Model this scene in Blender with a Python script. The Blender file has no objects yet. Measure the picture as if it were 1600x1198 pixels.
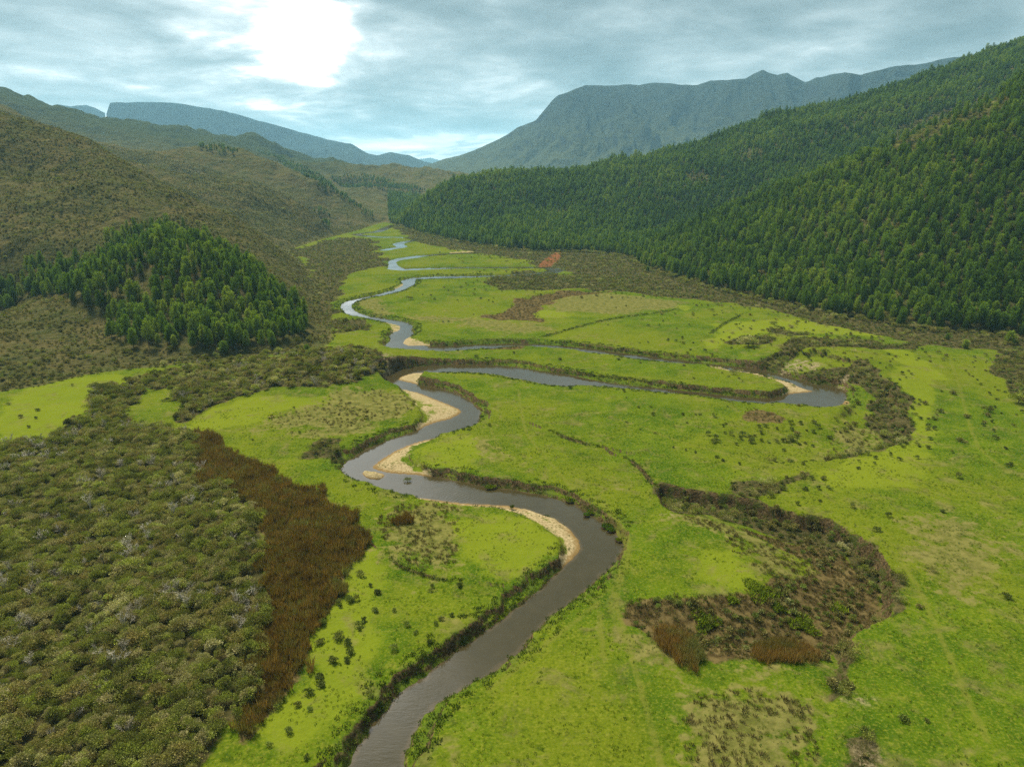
import bpy, math, random
import numpy as np
from mathutils import Vector
random.seed(7); RNG = np.random.default_rng(7)
S = bpy.context.scene
COL = S.collection

# ------------------------------------------------------------------ camera, sky, sun, exposure
F, CXP, CYP, PITCH, CAMZ = 1109.0, 800.0, 599.0, math.radians(16.8), 60.0
cam_data = bpy.data.cameras.new('camera')
cam_data.sensor_width = 36.0
cam_data.lens = 36.0 * F / 1600.0
cam_data.clip_start = 1.0
cam_data.clip_end = 40000.0
cam = bpy.data.objects.new('camera', cam_data)
cam.location = (0, 0, CAMZ)
cam.rotation_euler = (math.pi / 2 - PITCH, 0, 0)
COL.objects.link(cam)
S.camera = cam

SUN_AZ, SUN_EL = math.radians(-38), math.radians(57)
sd = Vector((math.sin(SUN_AZ) * math.cos(SUN_EL), math.cos(SUN_AZ) * math.cos(SUN_EL), math.sin(SUN_EL)))
sun_data = bpy.data.lights.new('sun', 'SUN')
sun_data.energy = 1.5
sun_data.angle = math.radians(12)
sun_data.color = (1.0, 0.91, 0.76)
sun = bpy.data.objects.new('sun', sun_data)
sun.rotation_euler = (-sd).to_track_quat('-Z', 'Y').to_euler()
sun.location = (0, 0, 900)
COL.objects.link(sun)

EXPOSURE = 2.62
S.view_settings.view_transform = 'Standard'
S.view_settings.look = 'None'
S.view_settings.gamma = 1.0
S.view_settings.use_curve_mapping = False
S.view_settings.exposure = EXPOSURE
S.render.engine = 'CYCLES'
S.cycles.use_denoising = False
S.cycles.use_adaptive_sampling = False
S.cycles.max_bounces = 5
S.cycles.diffuse_bounces = 3
S.cycles.glossy_bounces = 2
S.cycles.transmission_bounces = 2
S.cycles.volume_bounces = 1
S.cycles.transparent_max_bounces = 4
S.cycles.sample_clamp_indirect = 4.0


class NT:
    """small helper for building node trees"""
    def __init__(self, tree):
        self.t = tree; self.n = tree.nodes; self.l = tree.links
    def new(self, typ, **kw):
        nd = self.n.new(typ)
        for k, v in kw.items():
            setattr(nd, k, v)
        return nd
    def put(self, sock, val):
        if isinstance(val, bpy.types.NodeSocket):
            self.l.new(val, sock)
        elif val is not None:
            if hasattr(sock, 'default_value'):
                if isinstance(val, (tuple, list)) and len(val) == 3 and sock.type == 'RGBA':
                    val = (*val, 1.0)
                sock.default_value = val
    def math(self, op, a, b=None, c=None, clamp=False):
        nd = self.new('ShaderNodeMath', operation=op, use_clamp=clamp)
        self.put(nd.inputs[0], a); self.put(nd.inputs[1], b)
        if c is not None: self.put(nd.inputs[2], c)
        return nd.outputs[0]
    def vmath(self, op, a, b=None, scale=None):
        nd = self.new('ShaderNodeVectorMath', operation=op)
        self.put(nd.inputs[0], a)
        if b is not None: self.put(nd.inputs[1], b)
        if scale is not None: self.put(nd.inputs['Scale'], scale)
        return nd
    def noise(self, vec, scale, detail=3, rough=0.55, dist=0.0):
        nd = self.new('ShaderNodeTexNoise')
        self.put(nd.inputs['Vector'], vec)
        self.put(nd.inputs['Scale'], scale); self.put(nd.inputs['Detail'], detail)
        self.put(nd.inputs['Roughness'], rough); self.put(nd.inputs['Distortion'], dist)
        return nd.outputs['Fac']
    def ramp(self, fac, lo, hi, a=0.0, b=1.0):
        nd = self.new('ShaderNodeMapRange', interpolation_type='SMOOTHSTEP')
        self.put(nd.inputs['Value'], fac)
        self.put(nd.inputs['From Min'], lo); self.put(nd.inputs['From Max'], hi)
        self.put(nd.inputs['To Min'], a); self.put(nd.inputs['To Max'], b)
        return nd.outputs['Result']
    def mix(self, fac, a, b, blend='MIX'):
        nd = self.new('ShaderNodeMix', data_type='RGBA', blend_type=blend)
        self.put(nd.inputs[0], fac)
        self.put(nd.inputs[6], a); self.put(nd.inputs[7], b)
        return nd.outputs[2]
    def cramp(self, fac, stops):
        nd = self.new('ShaderNodeValToRGB')
        el = nd.color_ramp.elements
        while len(el) < len(stops): el.new(0.5)
        for e, (p, c) in zip(el, stops):
            e.position = p; e.color = (*c, 1.0)
        self.put(nd.inputs[0], fac)
        return nd.outputs[0]


# world: daylight sky behind broken layered cloud, sun hidden behind the bright gap
world = bpy.data.worlds.new('World')
S.world = world
world.use_nodes = True
w = NT(world.node_tree)
w.n.clear()
wout = w.new('ShaderNodeOutputWorld')
bg = w.new('ShaderNodeBackground')
bg.inputs['Strength'].default_value = 0.1
w.l.new(bg.outputs[0], wout.inputs[0])
sky = w.new('ShaderNodeTexSky', sky_type='NISHITA', sun_disc=False, sun_elevation=SUN_EL, sun_rotation=SUN_AZ,
            altitude=900.0, air_density=1.0, dust_density=1.5, ozone_density=1.0)
tc = w.new('ShaderNodeTexCoord')
sep = w.new('ShaderNodeSeparateXYZ'); w.l.new(tc.outputs['Generated'], sep.inputs[0])
zc = w.math('ADD', w.math('MAXIMUM', sep.outputs[2], 0.0), 0.16)
u = w.math('DIVIDE', sep.outputs[0], zc)
v = w.math('DIVIDE', sep.outputs[1], zc)
cmb = w.new('ShaderNodeCombineXYZ')
w.l.new(u, cmb.inputs[0]); w.l.new(v, cmb.inputs[1])
cp = w.vmath('MULTIPLY', cmb.outputs[0], (0.75, 0.75, 1.0)).outputs[0]
n_big = w.noise(cp, 0.62, 4, 0.5, 0.5)
n_mid = w.noise(w.vmath('ADD', cp, (7.3, 2.1, 0)).outputs[0], 1.9, 7, 0.58, 0.35)
n_fine = w.noise(w.vmath('ADD', cp, (1.3, 9.1, 0)).outputs[0], 6.0, 6, 0.6, 0.2)


def skydir(px, py):
    dx, dy = (px - CXP) / F, -(py - CYP) / F
    c, s = math.cos(PITCH), math.sin(PITCH)
    return Vector((dx, c + dy * s, -s + dy * c)).normalized()


wn = w.new('ShaderNodeTexNoise'); w.l.new(cp, wn.inputs['Vector'])
wn.inputs['Scale'].default_value = 2.2; wn.inputs['Detail'].default_value = 5.0
wdir = w.vmath('ADD', tc.outputs['Generated'], w.vmath('SCALE', w.vmath('SUBTRACT', wn.outputs['Color'], (0.5, 0.5, 0.5)).outputs[0], scale=0.22).outputs[0]).outputs[0]
wdir = w.vmath('NORMALIZE', wdir).outputs[0]


def glow(px, py, lo, hi):
    d = w.vmath('DOT_PRODUCT', wdir, tuple(skydir(px, py))).outputs['Value']
    return w.ramp(d, math.cos(math.radians(hi)), math.cos(math.radians(lo)))


g1 = glow(385, -15, 0.0, 6.6)
g2 = glow(468, 85, 0.0, 5.2)
g3 = glow(640, 225, 0.5, 12.0)
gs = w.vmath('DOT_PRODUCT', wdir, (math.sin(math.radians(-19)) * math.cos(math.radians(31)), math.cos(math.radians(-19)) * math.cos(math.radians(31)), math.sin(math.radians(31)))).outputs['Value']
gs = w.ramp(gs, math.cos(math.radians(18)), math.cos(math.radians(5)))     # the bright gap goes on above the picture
dens = w.math('ADD', w.math('MULTIPLY', n_big, 0.85), w.math('MULTIPLY', n_mid, 0.75))
dens = w.math('ADD', dens, w.math('MULTIPLY', n_fine, 0.22))
dens = w.math('SUBTRACT', dens, 0.91)                     # about -.3 .. .3, high = thick dark cloud
thin = w.math('ADD', w.math('MULTIPLY', g1, 0.15), w.math('MULTIPLY', g2, 0.16))
thin = w.math('ADD', thin, w.math('MULTIPLY', g3, 0.08))
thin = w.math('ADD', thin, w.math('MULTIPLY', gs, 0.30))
horiz = w.ramp(sep.outputs[2], 0.14, 0.0, 0.0, 0.08)
east = w.ramp(sep.outputs[0], 0.05, 0.6, 0.0, 0.10)
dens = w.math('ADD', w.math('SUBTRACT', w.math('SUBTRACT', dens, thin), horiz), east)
SKY_K = 2.95
def sk(c): return tuple(x * SKY_K for x in c)
ccol = w.cramp(w.math('ADD', w.math('MULTIPLY', dens, 2.6), 0.53, clamp=True), [
    (0.0, (0.85, 0.86, 0.84)), (0.14, (0.50, 0.535, 0.525)), (0.30, (0.335, 0.378, 0.372)), (0.48, (0.235, 0.276, 0.272)),
    (0.64, (0.172, 0.209, 0.206)), (0.82, (0.128, 0.160, 0.157)), (1.0, (0.096, 0.122, 0.119))])
bright = w.vmath('SCALE', ccol, scale=SKY_K).outputs[0]
over = w.ramp(sep.outputs[2], 0.35, 1.0, 1.0, 1.5)        # an overcast sky is brightest overhead
bright = w.vmath('SCALE', bright, scale=over).outputs[0]
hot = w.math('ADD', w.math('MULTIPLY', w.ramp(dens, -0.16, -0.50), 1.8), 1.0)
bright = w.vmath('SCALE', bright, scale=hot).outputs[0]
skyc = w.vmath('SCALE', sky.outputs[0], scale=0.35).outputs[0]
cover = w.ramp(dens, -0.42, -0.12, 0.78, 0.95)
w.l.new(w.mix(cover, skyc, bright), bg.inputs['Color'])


# ------------------------------------------------------------------ pixel rays, noise, distances
CP, SP = math.cos(PITCH), math.sin(PITCH)

def ray(px, py):
    px, py = np.asarray(px, float), np.asarray(py, float)
    dx, dy = (px - CXP) / F, -(py - CYP) / F
    return np.stack([dx, CP + dy * SP, -SP + dy * CP], -1)

def gnd(pts, z=0.0):
    """photo points that lie on level ground of height z -> world xy"""
    p = np.asarray(pts, float)
    d = ray(p[..., 0], p[..., 1])
    t = (z - CAMZ) / d[..., 2]
    return d[..., :2] * t[..., None]

def at(px, py, Y):
    d = ray(px, py)
    t = Y / d[1]
    return np.array([d[0] * t, Y, CAMZ + d[2] * t])

def crop(ox, oy, s, txt):
    a = np.array([float(q) for q in txt.split()]).reshape(-1, 2)
    return a / s + np.array([ox, oy])

def chaikin(p, n=2, closed=True):
    p = np.asarray(p, float)
    for _ in range(n):
        if closed:
            q = np.roll(p, -1, 0)
            p = np.stack([.75 * p + .25 * q, .25 * p + .75 * q], 1).reshape(-1, 2)
        else:
            a, b = p[:-1], p[1:]
            m = np.stack([.75 * a + .25 * b, .25 * a + .75 * b], 1).reshape(-1, 2)
            p = np.vstack([p[:1], m, p[-1:]])
    return p

_perm = RNG.permutation(512)
_ang = RNG.random(512) * 2 * np.pi
_gx, _gy = np.cos(_ang), np.sin(_ang)

def gnoise(x, y, seed=0):
    x = np.asarray(x, float) + seed * 17.31; y = np.asarray(y, float) - seed * 9.77
    xi, yi = np.floor(x).astype(np.int64), np.floor(y).astype(np.int64)
    fx, fy = x - xi, y - yi
    def g(ix, iy, ax, ay):
        h = _perm[(_perm[ix & 511] + iy) & 511]
        return _gx[h] * ax + _gy[h] * ay
    ux, uy = fx * fx * fx * (fx * (fx * 6 - 15) + 10), fy * fy * fy * (fy * (fy * 6 - 15) + 10)
    a = g(xi, yi, fx, fy); b = g(xi + 1, yi, fx - 1, fy)
    c = g(xi, yi + 1, fx, fy - 1); d = g(xi + 1, yi + 1, fx - 1, fy - 1)
    return (a + (b - a) * ux) * (1 - uy) + (c + (d - c) * ux) * uy

def fbm(x, y, scale, octs=4, seed=0, ridged=False, rough=0.5):
    x, y = np.asarray(x) / scale, np.asarray(y) / scale
    o, amp, tot = 0, 1.0, 0
    for k in range(octs):
        n = gnoise(x, y, seed + k * 3)
        if ridged: n = 0.5 - np.abs(n) * 1.6
        o = o + n * amp; tot += amp
        amp *= rough; x = x * 2.03; y = y * 2.03
    return o / tot * 1.4

def sstep(a, b, x):
    t = np.clip((x - a) / (b - a), 0, 1)
    return t * t * (3 - 2 * t)

def dist_line(P, L, closed=False, wid=None, margin=60.0):
    """distance of points P (n,2) to a polyline; with wid also the interpolated width. far points get 1e3"""
    P = np.asarray(P, np.float64); L = np.asarray(L, float)
    out = np.full(len(P), 1e3); ww = np.ones(len(P))
    lo, hi = L.min(0) - margin, L.max(0) + margin
    idx = np.nonzero((P[:, 0] > lo[0]) & (P[:, 0] < hi[0]) & (P[:, 1] > lo[1]) & (P[:, 1] < hi[1]))[0]
    if len(idx) == 0: return out
    X, Y = P[idx, 0], P[idx, 1]
    best = np.full(len(idx), 1e6); bw = np.ones(len(idx))
    n = len(L)
    for i in range(n if closed else n - 1):
        a, b = L[i], L[(i + 1) % n]
        ab = b - a; l2 = ab @ ab + 1e-9
        s = np.nonzero((X > min(a[0], b[0]) - margin) & (X < max(a[0], b[0]) + margin) &
                       (Y > min(a[1], b[1]) - margin) & (Y < max(a[1], b[1]) + margin))[0]
        if len(s) == 0: continue
        t = np.clip(((X[s] - a[0]) * ab[0] + (Y[s] - a[1]) * ab[1]) / l2, 0, 1)
        d = np.hypot(X[s] - a[0] - t * ab[0], Y[s] - a[1] - t * ab[1])
        if wid is not None:
            d = d - (wid[i] + t * (wid[(i + 1) % n] - wid[i]))
        m = d < best[s]
        best[s[m]] = d[m]
    out[idx] = np.minimum(best, 1e3)
    return out

def inside(P, L):
    P = np.asarray(P); L = np.asarray(L, float)
    r = np.zeros(len(P), bool)
    lo, hi = L.min(0), L.max(0)
    idx = np.nonzero((P[:, 0] > lo[0]) & (P[:, 0] < hi[0]) & (P[:, 1] > lo[1]) & (P[:, 1] < hi[1]))[0]
    X, Y = P[idx, 0], P[idx, 1]
    c = np.zeros(len(idx), bool)
    n = len(L)
    for i in range(n):
        x1, y1 = L[i]; x2, y2 = L[(i + 1) % n]
        if y1 == y2: continue
        m = ((y1 > Y) != (y2 > Y)) & (X < (x2 - x1) * (Y - y1) / (y2 - y1) + x1)
        c ^= m
    r[idx] = c
    return r

def sdf(P, L, margin=20.0):
    """signed distance to a closed outline, negative inside"""
    ins = inside(P, L)
    d = dist_line(P, L, True, margin=margin)
    return np.where(ins, -d, d)

# ------------------------------------------------------------------ the river: pairs of banks at water level, going upstream
WZ = -1.5
_st = """515 1245 600 1262  545 1198 632 1200  552 1177 634 1170  577 1148 647 1139  610 1104 658 1112  639 1079 683 1091
667 1057 715 1076  696 1028 768 1047  740 998 803 1022  768 979 831 998  797 962 842 971  819 945 879 948  853 912 910 926
885 882 942 897  910 859 967 874  907 839 973 852  891 822 950 826  869 811 916 797  819 791 869 780  766 783 813 769
700 780 760 763  657 774 719 753  616 774 678 746  578 761 603 739  541 746 575 730  531 733 580 724  556 713 603 710
581 700 625 697  619 685 657 686  650 675 694 678  663 667 725 672  694 660 747 664  719 647 750 650  724 642 749 639
707 634 732 625  685 625 707 613  657 614 682 605  631 609 657 602  606 606 638 597  597 597 622 595  603 588 622 589
625 576.5 647 582  650 572.5 675 581  694 570.5 715 580  738 570 748 581  780 571 790 585  810 575.5 818 591  840 580.5 855 597
860 583 880 602  906 591 910 604  964 600 962 610  1020 605 1018 615  1100 614 1098 624  1140 618 1138 630
1168 621 1165 634  1210 623 1201 634  1231 619 1240 637  1271 615 1267 638  1279 612 1300 630  1280 611 1322 618
1278 610 1316 606  1255 608 1285 605  1244 601 1258 595  1222 593.5 1226 587  1197 587 1190 579  1168 582 1156 573
1122 575.5 1122 570  1094 574 1100 567  1065 573 1060 562  1028 568 1032 559  998 565 1004 555.5  958 558 960 550
918 553 920 544  858 547 860 538.5  800 545 801 536  742 549 740 538  700 552 692 541  658 552 668 540  618 551 640 541
600 545 630 538  606 536 629 536  613 528 632 530  613 520 641 526  625 517 642 518  628 510 644 509  620 507 640 505
606 504.5 628 502  588 500 604 498  568 497 580 495  550 494 562 490  538 487 552 485  532 480 548 479  536 474 550 473
550 468 564 469  568 464 580 465  596 459 604 461.6  625 450 637 450.5  633 444 648 445  628 438 645 440
636 435.5 651 436  652 433 655 437  685 431 685 435.5  730 431 730 435  780 429.5 780 433.5  820 428 820 432
862 424 878 427  860 420 868 417  800 420 800 417  720 420.5 720 417.5  660 422 662 418.5  610 424 628 420
608 416 622 416  607 410 617 409  614 405.5 626 406.5  640 401 645 403.5  685 396.5 686 399  740 394.5 742 397"""
_a = np.array([float(q) for q in _st.split()]).reshape(-1, 4)
def wz(y):
    return WZ + 0.75 * sstep(225, 300, y) + 0.35 * sstep(300, 700, y)
def gndw(pts):
    q = gnd(pts, WZ)
    for _ in range(4):
        z = wz(q[:, 1]); d = ray(np.asarray(pts, float)[:, 0], np.asarray(pts, float)[:, 1])
        q = d[:, :2] * ((z - CAMZ) / d[:, 2])[:, None]
    return q
_L, _R = gndw(_a[:, :2]), gndw(_a[:, 2:])
_c = (_L + _R) / 2
_w = np.linalg.norm(_L - _R, axis=1) / 2
_w = np.clip(_w, 2.4, 7.5)
_d = chaikin(np.c_[_c], 2, False)
_w2 = chaikin(np.c_[_w, _w], 2, False)[:, 0]
RIVER, RIVER_W = _d, _w2
FAR_RIVER = [(gnd([(601, 391), (612, 388.5), (632, 386), (618, 381.5), (640, 377.5), (655, 374.5), (640, 371.6), (590, 371),
                   (565, 368.5), (552, 366.5), (590, 363), (600, 358), (615, 352)], -.5), 4.5)]

def river_d(P):
    d = dist_line(P, RIVER, wid=RIVER_W, margin=26)
    for L, hw in FAR_RIVER:
        L = chaikin(L, 2, False)
        d = np.minimum(d, dist_line(P, L, wid=np.full(len(L), hw), margin=26))
    return d

A6 = (500, 550, 3.194); A5 = (1100, 500, 4.436); A8 = (900, 720, 2.2857); A7 = (520, 440, 4.99); AB = (520, 340, 6.654)
A3 = (0, 450, 2.662); A70 = (0, 750, 2.667); A7b = (760, 380, 4.0); AE = (1240, 900, 4.02); AK = (0, 330, 3.2); A2b = (300, 200, 3.99)
SANDS = [crop(*A6, "850 752 960 765 1120 825 1230 875 1305 935 1335 975 1300 1030 1230 1060 1245 960 1150 890 1000 800 900 775"),
         crop(*A6, "225 570 330 500 430 450 590 415 520 455 450 500 430 545 500 585 540 630 400 615 330 600"),
         crop(*A6, "420 185 520 200 620 238 725 295 705 325 620 356 540 376 500 388 535 340 500 290 450 240 420 205"),
         crop(*A6, "372 125 430 105 520 92 650 82 580 92 500 115 468 155 400 155"),
         np.array([(864, 591), (880, 588), (905, 592), (920, 598), (900, 599), (876, 596)]),
         crop(*A5, "20 330 150 340 300 365 470 400 640 445 800 500 700 520 560 530 620 490 500 440 300 385 120 360"),
         crop(*A5, "730 606 850 570 930 552 1010 560 960 590 860 606"),
         crop(*A7, "430 318 500 331 545 350 530 388 475 395 455 350"),
         crop(*A7, "550 450 600 436 640 456 745 490 690 510 545 505"),
         crop(*AB, "650 740 765 685 745 722 700 752"),
         crop(*AB, "1150 352 1300 346 1490 358 1400 372 1200 376"),
         np.array([(648, 777), (690, 781), (760, 786), (800, 790), (760, 791), (700, 787)])]
SANDS = [chaikin(gnd(s, -0.9)) for s in SANDS]
ISLAND = chaikin(gnd(crop(*A6, "205 600 250 592 335 612 300 634 230 628"), WZ))

BASINS = [  # outline, the part that fades gently, depth, scarp width
    (crop(*A8, "290 70 400 100 500 115 600 125 700 165 790 190 870 195 950 225 1010 265 1060 300 1110 350 1140 395 1145 470 1130 545 1080 575 1010 610 990 650 990 700 965 745 995 800 950 850 930 900 922 960 925 1093 930 1200 860 1200 830 1000 850 850 800 765 700 775 600 755 460 720 300 640 170 590 130 500 300 478 560 462 640 400 560 300 480 230 330 195 290 130"),
     crop(*A8, "860 1200 830 1000 850 850 800 765 700 775 600 755 460 720 300 640 170 590 130 500 300 478 560 462 640 400 560 300 480 230 330 195"), 2.6, 1.6),
    (crop(*A5, "370 300 480 262 650 255 800 265 920 295 1050 350 1200 385 1255 440 1300 500 1385 560 1385 610 1335 650 1400 710 1490 790 1350 870 1200 900 1050 940 900 970 840 985 700 980 560 1000 440 1000 330 960 150 910 0 890 100 700 300 700 560 690 800 680 1000 600 900 470 600 420 400 380"),
     crop(*A5, "150 910 0 890 100 700 300 700 560 690 800 680"), 1.7, 3.0),
    (crop(*AE, "430 950 520 940 560 1050 640 1190 700 1300 400 1300"), crop(*AE, "400 1300 425 960"), 1.4, 1.2),
    (crop(*A8, "530 100 600 60 720 70 860 40 790 85 700 125 620 132 560 122"), crop(*A8, "530 100 600 60 720 70 860 40"), 0.9, 1.2),
    (crop(*A7b, "150 370 300 310 560 285 860 300 700 312 450 345 335 390 330 440 380 500 250 480 0 475 0 448 140 430"),
     crop(*A7b, "0 448 140 430 150 370"), 0.8, 2.5)]
BASINS = [(chaikin(gnd(p)), chaikin(gnd(o), 1, False), d, sw) for p, o, d, sw in BASINS]
STEPS = [  # small terrace edges: line, height of the drop on its camera side
    (gnd([(858, 672), (885, 682), (912, 690), (942, 697)]), 0.7),
    (gnd([(974, 712), (995, 722), (1008, 735), (1018, 750), (1030, 762)]), 0.9),
    (gnd(crop(*A70, "1740 760 1800 700 1900 620 1980 590 2050 560")), 0.0),
    (gnd(crop(500, 820, 3.169, "80 1110 180 1030 230 940 300 870 370 800 380 740 490 690 490 655 580 625 660 590 720 520 800 480 900 400 980 330")), 0.8),
    (gnd(crop(500, 820, 3.169, "320 140 400 200 480 225 600 262 720 275")), 0.5),
    (gnd([(868, 519), (960, 546), (1040, 555)]), 0.0),
    (gnd(crop(860, 500, 4.99, "0 368 150 385 330 415 520 435 700 460 900 490 1100 510 1400 545")), 0.8),
    (gnd(crop(860, 500, 4.99, "0 155 200 170 400 205 700 230 900 270 1100 290 1300 290")), 0.7),
    (gnd(crop(760, 380, 4, "330 590 480 540 680 490 860 455 1050 430 1180 410")), 0.6),
    (gnd(crop(760, 380, 4, "1390 570 1480 500 1600 440")), 0.6)]
STEPS = [(chaikin(l, 2, False), h) for l, h in STEPS if h > 0]

W = lambda *p: np.array(p, float)
FLOOR = np.vstack([W((-170, -400), (-165, 60)), gnd([(-120, 640), (0, 612), (60, 606), (95, 596), (150, 584), (250, 574), (330, 566),
        (420, 560), (480, 552), (530, 535), (520, 505), (500, 480), (505, 455), (500, 432), (470, 405), (450, 392), (500, 375),
        (555, 362), (590, 350), (606, 347), (640, 362), (700, 375), (760, 386), (815, 392), (870, 394), (930, 394), (985, 402),
        (1000, 418), (1060, 436), (1120, 452), (1200, 472), (1280, 492), (1350, 503), (1420, 515), (1500, 520), (1600, 525),
        (1750, 560)]), W((235, 100), (260, -400))])
FLOOR = chaikin(FLOOR, 1)

# ------------------------------------------------------------------ hills: control points on ridges, feet and folds
ctl = []
def R(pts, dz=0.0, back=None):
    for px, py, Y in pts:
        p = at(px, py, Y); p[2] += dz
        ctl.append(p)
        if back:
            d = p[:2] / np.linalg.norm(p[:2])
            q = p[:2] + d * back[0]
            ctl.append(np.array([q[0], q[1], max(p[2] + back[1], 1.0)]))
for q in FLOOR[::2]: ctl.append(np.array([q[0], q[1], 0.0]))
# right: skyline of the plantation, the near spur before it
R([(640, 318, 790), (665, 298, 810), (700, 279, 830), (730, 267, 850), (760, 263, 860), (830, 262, 860), (900, 258, 870),
   (960, 245, 880), (1030, 232, 880), (1080, 218, 880), (1150, 195, 880), (1200, 176, 880), (1250, 165, 880), (1330, 155, 900),
   (1370, 139, 900), (1410, 126, 900), (1480, 105, 920), (1540, 86, 940), (1600, 69, 950), (1750, 20, 980)], -11, (160, -45))
R([(1050, 360, 500), (1110, 333, 505), (1200, 298, 500), (1300, 258, 490), (1375, 228, 480), (1420, 203, 475), (1470, 178, 470),
   (1540, 152, 465), (1600, 119, 460), (1750, 60, 450)], -8, (95, -24))
# left: wooded knoll and the brown face behind it
R([(240, 350, 290), (340, 405, 275), (420, 455, 265), (150, 392, 300), (50, 432, 310), (0, 445, 315)], -8)
R([(475, 430, 375), (440, 408, 385), (408, 373, 400), (363, 343, 415), (300, 312, 430), (250, 282, 450), (175, 240, 475),
   (110, 213, 490), (60, 200, 495), (0, 180, 500), (-150, 110, 520)], -1, (80, -12))
R([(50, 330, 370), (200, 330, 370), (50, 400, 330), (240, 345, 360), (100, 500, 255), (200, 480, 262), (0, 250, 420), (100, 260, 430), (200, 290, 415)])
R([(0, 167, 800), (65, 192, 800), (150, 213, 820), (220, 232, 850)], -1, (100, -20))
R([(508, 350, 700), (485, 328, 690), (438, 308, 680), (400, 290, 670), (340, 275, 660), (300, 268, 650), (200, 250, 640)], -1, (70, -12))
R([(578, 345, 820), (563, 328, 840), (525, 305, 850), (500, 285, 860), (450, 260, 880), (400, 237, 890), (360, 232, 895),
   (335, 229, 900), (300, 240, 905), (270, 256, 905)], -2, (90, -16))
R([(463, 251, 1500), (575, 262, 1550), (608, 259, 1500), (660, 265, 1500), (700, 271, 1550), (760, 275, 1600), (850, 285, 1600)], 0, (250, -40))
R([(520, 290, 1150), (600, 300, 1150), (640, 312, 1100), (560, 275, 1300), (650, 282, 1300), (600, 330, 960)])
R([(-200, 60, 1450), (0, 136, 1500), (25, 148, 1500), (53, 154, 1500), (83, 166, 1550), (125, 180, 1600), (160, 186, 1600), (215, 190, 1650),
   (275, 198, 1650), (313, 205, 1700), (350, 205, 1700), (380, 208, 1700), (410, 218, 1700), (450, 235, 1750), (500, 250, 1750),
   (560, 262, 1800)], -3, (250, -40))
R([(60, 215, 1150), (160, 232, 1200), (250, 240, 1200), (350, 228, 1350), (100, 200, 1300), (420, 245, 1400)], 0)
for x, y, z in [(-240, 150, 35), (-330, 150, 75), (-240, 0, 35), (-340, 0, 80), (-240, -300, 35), (-340, -300, 80), (-600, -300, 150), (-600, 100, 150),
                (-700, 500, 170), (330, 100, 50), (340, -300, 50), (500, 100, 110), (500, -300, 110), (800, 200, 190), (900, -300, 190), (1100, 800, 220),
                (1500, 1500, 120), (-1500, 600, 180), (-1800, 1500, 180), (0, 2300, 20), (-800, 2300, 20), (800, 2300, 20), (1200, 1800, 60), (500, 1300, 10), (250, 1100, 5)]:
    ctl.append(np.array([x, y, z], float))
C = np.array(ctl)
_kc = 14.0
def _ker(a, b):
    return np.sqrt(((a[:, None, :] - b[None, :, :]) ** 2).sum(-1) + _kc * _kc)
_n = len(C)
_K = _ker(C[:, :2], C[:, :2]) - 0.35 * np.eye(_n)
_A = np.zeros((_n + 1, _n + 1)); _A[:_n, :_n] = _K; _A[_n, :_n] = 1; _A[:_n, _n] = 1
_sol = np.linalg.lstsq(_A, np.r_[C[:, 2], 0], rcond=None)[0]

def hills(P):
    out = np.empty(len(P))
    for i in range(0, len(P), 60000):
        out[i:i + 60000] = _ker(P[i:i + 60000], C[:, :2]) @ _sol[:_n] + _sol[_n]
    return out

# ------------------------------------------------------------------ terrain sheet on a polar grid, finest near the camera
th_f = np.radians(np.arange(-50, 50.001, 0.13))
th_b = np.radians(np.arange(52.5, 308, 3.5))
TH = np.r_[th_f, th_b]
NT_ = len(TH)
r1 = np.linspace(4, 56, 30)[:-1]
r2 = 56 * np.exp(np.arange(0, math.log(2300 / 56), 0.0046))
r3 = 2300 * np.exp(np.arange(0.02, math.log(20000 / 2300), 0.05))
RR = np.r_[r1, r2, r3]
NR = len(RR)
gr, gt = np.meshgrid(RR, TH, indexing='ij')
GX, GY = (gr * np.sin(gt)).ravel(), (gr * np.cos(gt)).ravel()
P = np.c_[GX, GY]
rad = gr.ravel()
near = (rad < 2290)
H0 = np.zeros(len(P))
H0[near] = hills(P[near])
fd = sdf(P, FLOOR, margin=60)
hill = sstep(0, 14, fd)
H0 = np.maximum(H0, 0.0) + 0.0
amp = sstep(0, 60, fd) * np.clip(H0 / 25, 0, 1)
g = fbm(P[:, 0], P[:, 1], 120, 4, 3, ridged=True) * 12 + fbm(P[:, 0], P[:, 1], 34, 3, 9, ridged=True) * 2.6
g += fbm(P[:, 0], P[:, 1], 9, 3, 19) * 0.9
far_amp = sstep(700, 1500, rad)
g = g - g[(fd > 60) & near].mean()
g = g * (1 + far_amp * 1.0)
H = H0 * hill + g * amp
FADE = sstep(2000, 2290, rad)
H = H * (1 - FADE) + FADE * (4 + 6 * fbm(P[:, 0], P[:, 1], 700, 3, 5))
flat = (1 - hill) * (1 - FADE)
und = 0.5 * fbm(P[:, 0], P[:, 1], 38, 3, 31) + 0.16 * fbm(P[:, 0], P[:, 1], 6, 3, 37) + 0.05 * fbm(P[:, 0], P[:, 1], 1.1, 2, 39)
H += flat * und
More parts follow.
